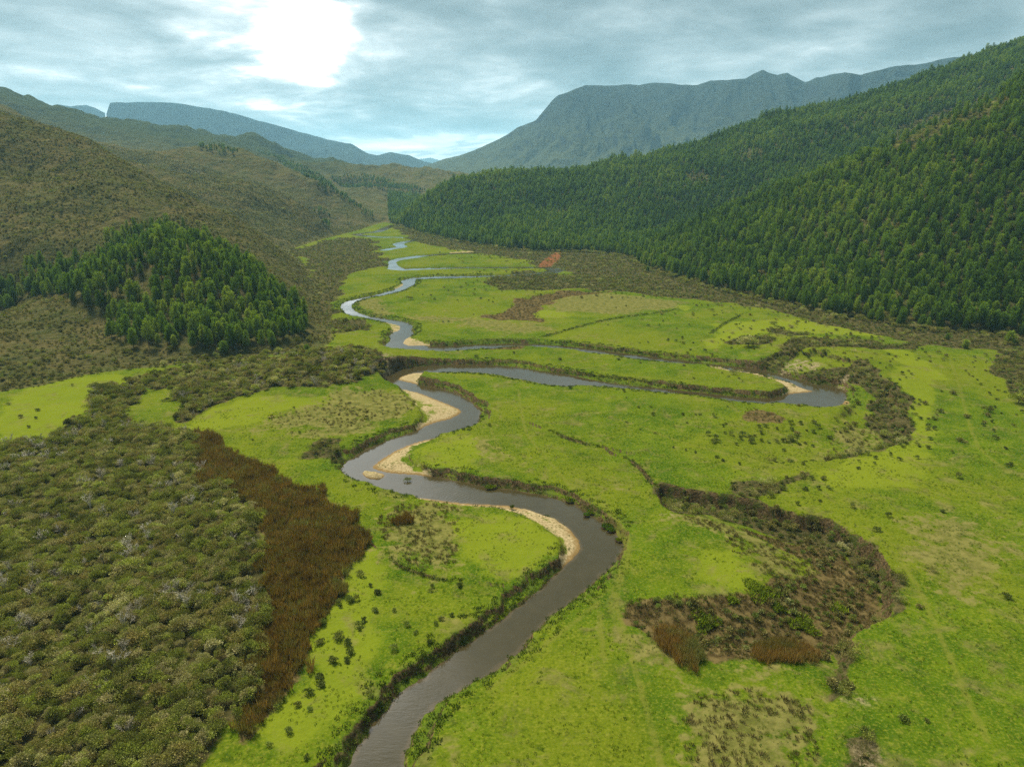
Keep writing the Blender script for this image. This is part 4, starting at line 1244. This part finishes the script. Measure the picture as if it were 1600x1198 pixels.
# ------------------------------------------------------------------ shrubs
def near_dist(xy): return np.hypot(xy[:, 0], xy[:, 1])
th_w = gnd(THICKET); rd_w = chaikin(gnd(REEDS), 1)
tp = grid_pts(th_w.min(0) - 1, th_w.max(0) + 1, 1.45, 0.5)
tp = tp[winside(tp, chaikin(th_w, 1)) & in_view(tp, 8)]
rs_ = sdf(warp(tp), rd_w, 12)
tp = tp[(rs_ > 0) | (RNG.random(len(tp)) < .12 + .5 * np.exp(rs_ / 2.5) * (fbm(tp[:, 0], tp[:, 1], 6, 2, 323) > -.1))]
dn = fbm(tp[:, 0], tp[:, 1], 11, 3, 91)
tp = tp[(dn > -0.42)]
t2 = chaikin(gnd(THICKET2), 1); g2_ = grid_pts(t2.min(0), t2.max(0), 1.9, 0.5); g2_ = g2_[winside(g2_, t2)]
tp = np.vstack([tp, g2_])
ts = RNG.uniform(0.42, 0.92, len(tp)) * (1 + 0.4 * fbm(tp[:, 0], tp[:, 1], 8, 3, 93)) * (1 + .35 * (RNG.random(len(tp)) < .06))
v_ = visible(tp, 1.5)
sh = np.where(v_, ts / near_dist(tp), 0)
od = np.argsort(-sh)
isb = RNG.random(len(tp)) < (0.03 + 0.16 * sstep(-.1, .4, fbm(tp[:, 0], tp[:, 1], 16, 2, 261)))            # dead, leafless ones among them
ind_l = [i for i in od if not isb[i]][:300]
ind_b = [i for i in od if isb[i]][:130]
tpx, tpy, _ = project(tp, ground_z(tp[:, 0], tp[:, 1]) + .8)
def where(px, py, a='thicket'):
    col = 'far left' if px < 110 else 'left' if px < 220 else 'middle' if px < 320 else 'right'
    row = 'bottom' if py > 1120 else 'lower' if py > 1040 else 'middle' if py > 950 else 'upper'
    return col, row
for i in ind_l:
    c_, r_ = where(tpx[i], tpy[i])
    e = bpy.data.objects.new('shrub', None); COL.objects.link(e)
    e.location = (tp[i, 0], tp[i, 1], float(ground_z(*tp[i])) - 0.05); e.rotation_euler = (0, 0, random.random() * 6.28)
    e.scale = (ts[i],) * 3
    e['label'] = f'leafy shrub in the {c_} part of the {r_} row of the foreground thicket'
    e['category'] = 'shrub'; e['group'] = f'leafy shrubs, thicket {r_} row, {c_} part'
    k_ = random.randrange(6)
    e['label'] = (('low ' if ts[i] < .95 else 'large ') + ('round ', 'spreading ', 'upright ', 'flat-topped ', 'narrow ', 'sprawling ')[k_] + e['label']).replace('leafy ', '')
    fo, st = SHRUBS[k_]
    link('foliage', fo, e); link('stem', st, e)
for i in ind_b:
    c_, r_ = where(tpx[i], tpy[i])
    k_ = random.randrange(4)
    o = link('bare_shrub', BARE[k_])
    o.location = (tp[i, 0], tp[i, 1], float(ground_z(*tp[i])) + 0.15); o.rotation_euler = (random.gauss(0, .15), random.gauss(0, .15), random.random() * 6.28)
    o.scale = (ts[i] * 1.2,) * 3
    o['label'] = ('small ' if ts[i] < .85 else 'big ') + ('bushy', 'sprawling', 'upright', 'flat-topped')[k_] + f' bleached leafless shrub, {c_} part of the thicket, {r_} row'
    o['category'] = 'shrub'; o['group'] = f'bleached shrubs, thicket {r_} row, {c_} part'
rm = np.ones(len(tp), bool); rm[ind_l] = False; rm[ind_b] = False
shp = [proto_obj('shrub_source', f_) for f_, s_ in SHRUBS]
scatter('shrub_thicket', tp[rm & ~isb], ts[rm & ~isb], shp, 'dense shrub thicket on the left of the river')
scatter('dead_branches', tp[rm & isb], ts[rm & isb], [proto_obj('bare_source', b) for b in BARE], 'bleached dead branches standing in the thicket')

# scrub strips along scars, forest foot and flats
ps = []
for c_, sp in [(s_, 1.7) for s_ in SCRUBS] + [(MARGIN, 2.4), (FLATSCRUB, 2.3)]:
    q = chaikin(gnd(c_), 1); g_ = grid_pts(q.min(0), q.max(0), sp, 0.5); ps.append(g_[winside(g_, q)])
g_ = grid_pts((-60, 150), (230, 560), 2.6, 0.5)
g_ = g_[in_view(g_, 1)]
dm = np.full(len(g_), 1e3)
for c_ in SCRUBS[:5] + [MARGIN]: dm = np.minimum(dm, np.maximum(sdf(g_, gnd(c_), 40), 0))
pz_ = np.exp(-dm / 12) * (fbm(g_[:, 0], g_[:, 1], 8, 3, 251) + .35) * .8
ps.append(g_[(RNG.random(len(g_)) < pz_) & (sdf(g_, FLOOR, 5) < 2)])
ps = np.vstack(ps)
slip = hit(LANDSLIP, 300)
ps = ps[(river_d(ps) > 1.0) & ~(inside(ps, slip) & (fbm(ps[:, 0], ps[:, 1], 5, 2, 311) > -.16))]
ps = ps[fbm(ps[:, 0], ps[:, 1], 9, 3, 95) > -0.28]
rim = []
for poly, opn, dep_, sw_ in BASINS[:3]:
    for i in range(len(poly)):
        a_, b_ = poly[i], poly[(i + 1) % len(poly)]; L_ = np.linalg.norm(b_ - a_)
        n_ = RNG.poisson(L_ * 1.2)
        q = a_ + (b_ - a_) * RNG.random(n_)[:, None] + RNG.normal(0, 1.6, (n_, 2))
        rim.append(q)
rim = np.vstack(rim); ok_ = np.ones(len(rim), bool)
for poly, opn, dep_, sw_ in BASINS[:3]: ok_ &= dist_line(rim, opn, margin=12) > 9
for poly, opn, dep_, sw_ in BASINS[:3]: ok_ &= ~((sdf(rim, poly, 4) > -0.6) & (sdf(rim, poly, 4) < 3))
rim = rim[ok_ & (river_d(rim) > 1) & (fbm(rim[:, 0], rim[:, 1], 6, 2, 291) > -.3)]
ps = np.vstack([ps, rim])
hol = chaikin(gnd(MARSH[0]), 1); g_ = grid_pts(hol.min(0), hol.max(0), 1.3, 0.5)
hs = g_[winside(g_, hol) & (fbm(g_[:, 0], g_[:, 1], 7, 3, 293) > -.05)]
scatter('hollow_scrub', hs, RNG.uniform(.3, .75, len(hs)), [proto_obj('dark_source', m_) for m_ in SMALLB] + [proto_obj('heath_source', m_) for m_ in HEATH[:2]],
        'low dark scrub filling the brown oxbow hollow')
scatter('scrub', ps, RNG.uniform(0.35, 0.9, len(ps)) * (1 + .35 * fbm(ps[:, 0], ps[:, 1], 9, 2, 297)), [proto_obj('dark_source', m_) for m_ in SMALLB] + [proto_obj('heath_source', m_) for m_ in HEATH[:2]] + [proto_obj('shrub_source', SHRUBS[3][0])],
        'dark scrub along the old river scars and the foot of the plantation')
# heath on the hillsides
hp = grid_pts((-620, 150), (40, 800), 1.9, 0.5)
hp = hp[(sdf(hp, FLOOR, 20) > 0.5) & in_view(hp, 3, 900) & ~inside(hp, knoll_w)]
hd = fbm(hp[:, 0], hp[:, 1], 14, 4, 97)
hp = hp[(hd + RNG.normal(0, .18, len(hp)) > -0.12) | (near_dist(hp) < 250)]
scatter('hillside_heath', hp, RNG.uniform(0.22, 0.72, len(hp)) * (1 + .45 * fbm(hp[:, 0], hp[:, 1], 22, 3, 281)) * (1 + .8 * (RNG.random(len(hp)) < .03)) * (1 + (near_dist(hp) < 270) * .2), [proto_obj('heath_source', m_) for m_ in HEATH] + [proto_obj('shrub_source', SHRUBS[0][0])],
        'low brown heath covering the left hillsides')
hr = grid_pts((-150, 180), (760, 900), 3.4, 0.5)
hr = hr[(sdf(hr, FLOOR, 20) > -3) & (np.arctan2(hr[:, 0], hr[:, 1]) > split_az) & in_view(hr, 2, 800)]
scatter('forest_undergrowth', hr, RNG.uniform(0.5, 1.1, len(hr)), [proto_obj('heath_source', HEATH[0])] + [proto_obj('shrub_source', SHRUBS[k_][0]) for k_ in (1, 5)], 'green and brown undergrowth below the plantation pines')

# reeds
rp = grid_pts(rd_w.min(0), rd_w.max(0), 0.62, 0.5); re_ = sdf(warp(rp), rd_w, 8)
rp = rp[re_ + 2.2 * fbm(rp[:, 0], rp[:, 1], 2.5, 3, 321) + RNG.normal(0, .5, len(rp)) < 0]
scatter('reed_bed', rp, RNG.uniform(0.6, 1.2, len(rp)) * (1 + .55 * fbm(rp[:, 0], rp[:, 1], 4, 3, 241)), [proto_obj('reed_source', m_) for m_ in REEDM], 'rust brown reed bed along the right edge of the thicket')
RC = [(crop(*A8, "280 640 320 620 420 650 455 740 420 775 370 760 300 700"), 'dark brown-green reed clump, left of the two in the front of the oxbow hollow'),
      (crop(*A8, "620 690 650 640 740 625 840 650 860 690 800 740 700 755 640 740"), 'large rust brown reed clump, right of the two in the front of the oxbow hollow'),
      (crop(*A6, "365 855 400 835 450 820 470 850 440 865 400 870"), 'small dark reed clump in the dry grass inside the river bend')]
for c_, lb in RC:
    q = chaikin(gnd(c_, -1.2 if 'oxbow' in lb else 0), 2); cc = q.mean(0)
    rng = np.random.default_rng(5)
    g_ = grid_pts(q.min(0) - 1, q.max(0) + 1, 0.42, 0.5)
    e_ = sdf(g_, q, 4) + 1.3 * fbm(g_[:, 0], g_[:, 1], 2.2, 3, 301) + RNG.normal(0, .25, len(g_)); g_ = g_[e_ < 0]
    n = len(g_) * 26
    b_ = np.repeat(g_, 26, 0) + rng.normal(0, 0.16, (n, 2))
    z_ = ground_z(b_[:, 0], b_[:, 1])
    cz = float(ground_z(*cc))
    cen = np.c_[b_ - cc, z_ - cz]
    d_ = unit(np.c_[rng.normal(0, .22, n), rng.normal(0, .22, n), np.ones(n)])
    s_ = unit(np.cross(d_, rand_dirs(n, rng)))
    v__, f__, t__ = tri_cards(cen, d_, s_, rng.uniform(0.7, 1.7, n), np.full(n, .028), np.clip(rng.normal(.45, .2, n), .05, 1.2))
    o = link('reed_clump', cards_mesh('reed_clump', v__, f__, t__, M_REED), label=lb, category='reeds')
    o.location = (cc[0], cc[1], cz)

# bright ferns in the oxbow hollow
FC = [(655, 490, 3.2, 'widest yellow-green fern patch, in the middle of the brown oxbow hollow'), (460, 585, 2.4, 'yellow-green fern patch in the left part of the brown oxbow hollow'),
      (815, 570, 2.6, 'tall yellow-green fern patch above the large rust brown reed clump'), (940, 502, 1.5, 'small yellow-green fern patch in the right part of the oxbow hollow'),
      (725, 530, 1.3, 'small yellow-green fern patch right below the widest one in the oxbow hollow'), (555, 525, 1.0, 'tiny yellow-green fern patch left of the widest one in the oxbow hollow')]
for (cx_, cy_, R_, lb) in FC:
    q = gnd(crop(*A8, f"{cx_} {cy_}"), -1.5)[0]
    rng = np.random.default_rng(int(cx_)); n = int(260 * R_)
    a_ = rng.random(n) * 6.28; r_ = R_ * np.sqrt(rng.random(n)) * (0.7 + .3 * np.sin(a_ * 3 + cx_))
    cen = np.c_[np.cos(a_) * r_, np.sin(a_) * r_, np.zeros(n)]
    cen[:, 2] = ground_z(cen[:, 0] + q[0], cen[:, 1] + q[1]) - float(ground_z(*q))
    d_ = unit(np.c_[rng.normal(0, .6, n), rng.normal(0, .6, n), np.full(n, .9)]); s_ = unit(np.cross(d_, rand_dirs(n, rng)))
    v__, f__, t__ = tri_cards(cen, d_, s_, rng.uniform(.35, .9, n), rng.uniform(.05, .10, n), np.clip(rng.normal(.5, .2, n), .05, 1.2))
    o = link('fern_patch', cards_mesh('fern_patch', v__, f__, t__, M_FERN), label=lb, category='ferns')
    o.location = (q[0], q[1], float(ground_z(*q)))

# small shrubs dotted over the pasture, each a thing
MS = []
def mb(c, txt, s=1.0, lb=None):
    for q in crop(*c, txt): MS.append((q[0], q[1], s, lb))
mb(A5, "20 800 150 720 60 660 75 680 140 785 180 795 60 850 85 825 225 870 270 800 250 830 340 850 390 790 400 845 420 740 380 745 520 715 505 765 500 850 450 855 550 850 600 720 610 770 610 845 640 850 660 870 550 910 670 730 710 770 760 720 760 785 750 880 870 825 790 745 920 710 940 785 980 775 490 985 320 815 350 815 590 830 630 820 580 860",
   1.25, 'dark shrub in the hollow pasture south of the river bend')
mb(A5, "90 955 130 985 245 1000 1070 980 1070 1035 1185 1000 1130 940 1190 965 1290 935 1350 975 1490 880 1550 895 1470 965 1440 620 1435 550 1490 570 1500 690 1560 690 1550 765 1590 760 1400 860 1380 890 740 1100 820 1110 700 1180 860 1170 690 1000 1320 470 1410 250 1280 245 1220 305", 1.0,
   'small dark shrub on the open meadow beside the old river scar')
mb((1200, 440, 4), "1280 600 1290 540 1305 620 1330 645 1080 690 1415 790 1455 830 1345 795 1385 815 1430 740 1380 705 1400 880 1530 905 1420 990 1480 1050 1520 1140 1500 1160 1580 820 1550 835 1050 840 1000 860 950 860 930 1030 1000 1045 1145 1070 1035 925 990 910 1010 990 895 800 910 765 895 735 790 665 700 515 560 560 860 465 750 460", 1.05,
   'small dark shrub on the long right-hand meadow below the plantation')
mb(A8, "1115 200 1310 185 1075 250 870 145 1165 930 1250 930 990 170 820 105 905 105 885 70 865 105 840 65 1535 495 1550 15 1360 60", 1.15, 'dark shrub on the right-hand terrace above the oxbow hollow')
mb((500, 820, 3.169), "20 500 90 570 140 590 215 490 195 520 275 435 370 435 435 500 475 540 540 590 570 500 600 480 655 455 370 630 150 640 130 680 60 680 5 760 10 800 560 310 550 330 690 315 285 345 250 310 205 260 155 380 95 390 100 410 185 380 240 850 5 590",
   1.1, 'small dark shrub on the yellow pasture between reed bed and river')
mb(A70, "1340 600 1410 660 1450 690 1500 610 1520 590 1325 850 1290 890 1290 960 1240 940 1330 690 1460 730 1450 765 1390 765 1565 550 1575 475 1410 510 1460 510 1210 1050 1120 1110 1280 1160 1180 920 1160 950", 1.15,
   'dark tuft-like shrub on the pasture strip just right of the reed bed')
mb(A3, "120 585 35 490 85 540 150 545 160 515 300 410 370 435 450 400 680 475 1050 635 1245 605 1530 550 700 470 380 355", 1.15, 'small shrub on the bright pasture left of the thicket')
mb((860, 500, 4.99), "80 315 530 315 150 535 570 565 590 610 780 680 685 690 900 580 700 860 820 890 1065 810 1035 740 1130 740 1165 745 1060 1020 1130 1045 1450 45 980 170 915 165 1030 155 1110 180 1090 240 1200 240 1290 1070 1340 1100 1475 1120 1380 680 590 800 800 750", .95,
   'small dark shrub on the tongue of pasture between the river arms')
mb((760, 380, 4), "460 730 825 730 760 515 975 480 1010 525 1265 515 1225 600 1230 630 1135 610 1295 625 1275 670 1365 680 1105 490 40 370 15 360 1320 470 1290 455 1440 450 1480 560 1590 500 1180 445", 1.2,
   'small dark shrub on the far pasture below the plantation')
mb(A7, "795 145 970 150 905 320 860 325 1000 50 1060 30 1100 25 1155 140 1255 135 1100 265 700 110 1120 590 620 360 390 225 1410 560", 1.2, 'small dark shrub on the far pasture inside the upper river bend')
mb((580, 540, 4.99), "925 630 815 90 1475 115 1550 335", 1.1, 'single shrub on the green pasture right of the river')
near_key = {}
for (px, py, s_, lb) in MS:
    q = hit([(px, py)], 45)[0]
    if river_d(q[None])[0] < 1.0: continue
    near_key.setdefault(lb, []).append((q, s_, px, py))
for lb, lst in near_key.items():
    for (q, s_, px, py) in lst:
        k_ = random.randrange(4)
        o = link('meadow_shrub', SMALLB[k_])
        k = s_ * random.uniform(.42, .85)
        o.location = (q[0], q[1], float(ground_z(*q)) - 0.05); o.rotation_euler = (0, 0, random.random() * 6.28)
        o.scale = (k, k, k * random.uniform(.8, 1.3)); o['label'] = ('round ', 'wide ', 'upright ', 'spreading ')[k_] + lb; o['category'] = 'shrub'; o['group'] = lb.replace('shrub', 'shrubs', 1)
o = link('islet_bush', SMALLB[1], label='green bush standing in the water beside the sand bar at the left river bend', category='shrub')
q = gnd([(638, 751)], WZ)[0]; o.location = (q[0], q[1], WZ - .1); o.scale = (.9, .9, .9)
o = link('shore_bush', SMALLB[2], label='dark little bush alone on the pale sand of the near river bend', category='shrub')
q = gnd([(801, 793)], -1.0)[0]; o.location = (q[0], q[1], float(ground_z(*q))); o.scale = (.9, .9, 1.1)
SB = [(165, 615, 1.3, 'grey-brown bush at the tip of the bright left pasture'), (1168, 542, 1.9, 'wide olive bush group in the scrubby pasture below the plantation'),
      (1590, 630, 1.5, 'dark round bush at the right edge of the photo beyond the long meadow')]
for (px, py, s_, lb) in SB:
    q = hit([(px, py)], 45)[0]; e = bpy.data.objects.new('bush', None); COL.objects.link(e)
    e.location = (q[0], q[1], float(ground_z(*q)) - .05); e.scale = (s_,) * 3; e['label'] = lb; e['category'] = 'shrub'
    link('foliage', SHRUBS[5][0], e); link('stem', SHRUBS[5][1], e)

# fallen sods along the cut bank of the near bend
def sod(q, r, h, label):
    rng = np.random.default_rng(int(abs(q[0]) * 100))
    nn = 9; V_ = []; F_ = []
    rings = [(1.05, -0.5), (1.0, 0.0), (0.92, h * .7), (0.62, h), (0.25, h * 1.08)]
    jr = rng.uniform(.8, 1.2, nn)
    for (k, z_) in rings:
        for s in range(nn):
            a = s / nn * 6.283
            V_.append((math.cos(a) * r * k * jr[s], math.sin(a) * r * k * jr[s] * .75, z_ + rng.normal(0, .04)))
    for i in range(len(rings) - 1):
        for s in range(nn):
            s2 = (s + 1) % nn
            F_.append([i * nn + s, i * nn + s2, (i + 1) * nn + s2, (i + 1) * nn + s])
    e = bpy.data.objects.new('fallen_sod', None); COL.objects.link(e)
    e.location = (q[0], q[1], WZ); e.rotation_euler = (0, 0, rng.random() * 6.28)
    e['label'] = label; e['category'] = 'sod'
    link('clod', np_mesh('clod', np.array(V_), np.array(F_), M_EARTH, None, True), e)
    n = int(260 * r * r); a_ = rng.random(n) * 6.28; r_ = r * .9 * np.sqrt(rng.random(n))
    cen = np.c_[np.cos(a_) * r_, np.sin(a_) * r_ * .75, np.full(n, h * .9)]
    d_ = unit(np.c_[rng.normal(0, .7, n), rng.normal(0, .7, n), np.full(n, .7)]); s_ = unit(np.cross(d_, rand_dirs(n, rng)))
    v__, f__, t__ = tri_cards(cen, d_, s_, rng.uniform(.18, .45, n), np.full(n, .05), np.clip(rng.normal(.35, .2, n), .05, 1.2))
    link('turf', cards_mesh('sod_turf', v__, f__, t__, M_GRASS), e)
SODS = [(1360, 800, 1.5, 'broad grassy sod slumped at the water below the near cut bank'), (1330, 818, .8, 'small sod lying just left of the broad slumped sod'), (1435, 875, 1.3, 'long grassy sod below the steep bank at the near bend'),
        (1450, 895, .9, 'sod nearest the apex of the near river bend'), (1250, 748, 1.1, 'pale grassy sod under the bank right of the ripples'), (850, 680, 1.3, 'low green sod island along the far bank of the near reach'),
        (1490, 945, .7, 'dark clod of earth at the apex of the near river bend')]
for (cx_, cy_, r_, lb) in SODS:
    q = gnd(crop(*A6, f"{cx_} {cy_}"), WZ)[0]
    sod(q, r_, .35, lb)

# sedge on marsh, banks and dry ground; grass tufts on the pasture
sp_ = []
for c_ in MARSH + DRY[:2] + DRY[4:8]:
    q = chaikin(gnd(c_), 1); dd_ = np.linalg.norm(q.mean(0))
    g_ = grid_pts(q.min(0), q.max(0), 0.75 if dd_ < 170 else 1.5, 0.5); sp_.append(g_[inside(g_, q)])
ns_marsh = len(MARSH)
keepd = []
for k, g_ in enumerate(sp_):
    if k >= ns_marsh: g_ = g_[(fbm(g_[:, 0], g_[:, 1], 4, 3, 101) > -0.12) & (RNG.random(len(g_)) < .8)]
    else: g_ = g_[(fbm(g_[:, 0], g_[:, 1], 3, 3, 103) > -0.25)]
    keepd.append(g_)
sg_ = np.vstack(keepd); sg_ = sg_[river_d(sg_) > 1.2]
scatter('sedge', sg_, RNG.uniform(.4, 1.0, len(sg_)), [proto_obj('sedge_source', m_) for m_ in SEDGES], 'brown sedge tufts in the oxbow hollow and dry patches')
# bank vegetation follows the cut banks
step = []
for i in range(len(RIVER) - 1):
    a_, b_ = RIVER[i], RIVER[i + 1]; L_ = np.linalg.norm(b_ - a_)
    if np.linalg.norm(a_) > 420: continue
    n_ = int(L_ * 9) + 1
    t_ = RNG.random(n_)[:, None]; nrm = np.array([-(b_ - a_)[1], (b_ - a_)[0]]) / (L_ + 1e-9)
    off = (RIVER_W[i] + RNG.uniform(-0.2, 3.6, n_)) * RNG.choice([-1, 1], n_)
    step.append(a_ + (b_ - a_) * t_ + nrm * off[:, None])
bk = np.vstack(step)
rdk = river_d(bk); sk_ = np.full(len(bk), 1e3)
for s in SANDS: sk_ = np.minimum(sk_, sdf(bk, s, 6))
zk = ground_z(bk[:, 0], bk[:, 1])
bk = bk[(rdk > 0.1) & (sk_ > 1.0) & (zk > WZ + .05) & (zk < 0.05)]
M_BANKG = make_leaf('bank_grass', [(0.0, (0.037, 0.056, 0.007)), (0.5, (0.062, 0.096, 0.010)), (1.0, (0.106, 0.141, 0.014))], transl=.2, big=.1)
BANKT = [blades(91 + k, M_BANKG, 34, .22 + .07 * k, .34, .045, 1.5, 'bank_tuft') for k in range(3)]
scatter('bank_grass', bk, RNG.uniform(.6, 1.3, len(bk)), [proto_obj('bank_source', m_) for m_ in BANKT], 'rank dark grass hanging over the river banks')
# scar walls carry dark growth too
wl = []
for L_, h_ in STEPS:
    for i in range(len(L_) - 1):
        a_, b_ = L_[i], L_[i + 1]; n_ = int(np.linalg.norm(b_ - a_) * 3) + 1
        wl.append(a_ + (b_ - a_) * RNG.random(n_)[:, None] + RNG.normal(0, .25, (n_, 2)))
wl = np.vstack(wl)
scatter('terrace_edge_grass', wl, RNG.uniform(.5, 1.1, len(wl)), [proto_obj('bank_source', m_) for m_ in BANKT], 'dark grass along the small terrace edges')
gp = grid_pts((-130, 45), (150, 175), 0.62, 0.5)
gp = gp[in_view(gp, 2, 190)]
fdg = sdf(gp, FLOOR, 5); gp = gp[fdg < -1]
gp = gp[(river_d(gp) > 1.0)]
gd = fbm(gp[:, 0], gp[:, 1], 5, 4, 107)
gp = gp[gd + RNG.normal(0, .2, len(gp)) > 0.16]
gp = gp[~inside(gp, chaikin(th_w, 1)) & ~inside(gp, rd_w)]
zg = ground_z(gp[:, 0], gp[:, 1])
scatter('grass', gp, RNG.uniform(.4, 1.0, len(gp)), [proto_obj('grass_source', m_) for m_ in TUFTS], 'tussocky green grass of the near pasture', z=zg)

# ------------------------------------------------------------------ air
bx = [(-16000, -4000), (16000, 15000)]
zb_, zt_ = float(min(H.min(), -4.0)) - 1.5, 720.0
hv = [(x, y, z) for z in (zb_, zt_) for (x, y) in ((-16000, -4000), (16000, -4000), (16000, 14500), (-16000, 14500))]
hf = [(3, 2, 1, 0), (4, 5, 6, 7), (0, 1, 5, 4), (1, 2, 6, 5), (2, 3, 7, 6), (3, 0, 4, 7)]
hm = bpy.data.meshes.new('haze'); hm.from_pydata(hv, [], hf); hm.update()
M_HAZE, t, out = material('haze_air')
pv = t.new('ShaderNodeVolumePrincipled')
pv.inputs['Color'].default_value = (0.37, 0.73, 0.97, 1)
pv.inputs['Density'].default_value = 0.000095
pv.inputs['Anisotropy'].default_value = 0.2
t.l.new(pv.outputs[0], out.inputs['Volume'])
hm.materials.append(M_HAZE)
link('haze', hm, kind='stuff', label='thin blue haze filling the valley air')
print('counts pines', len(allp), 'shrubs', len(tp), 'heath', len(hp), 'reeds', len(rp), 'scrub', len(ps), 'grass', len(gp), 'sedge', len(sg_), 'bank', len(bk), 'verts', len(P), 'ms', len(MS))
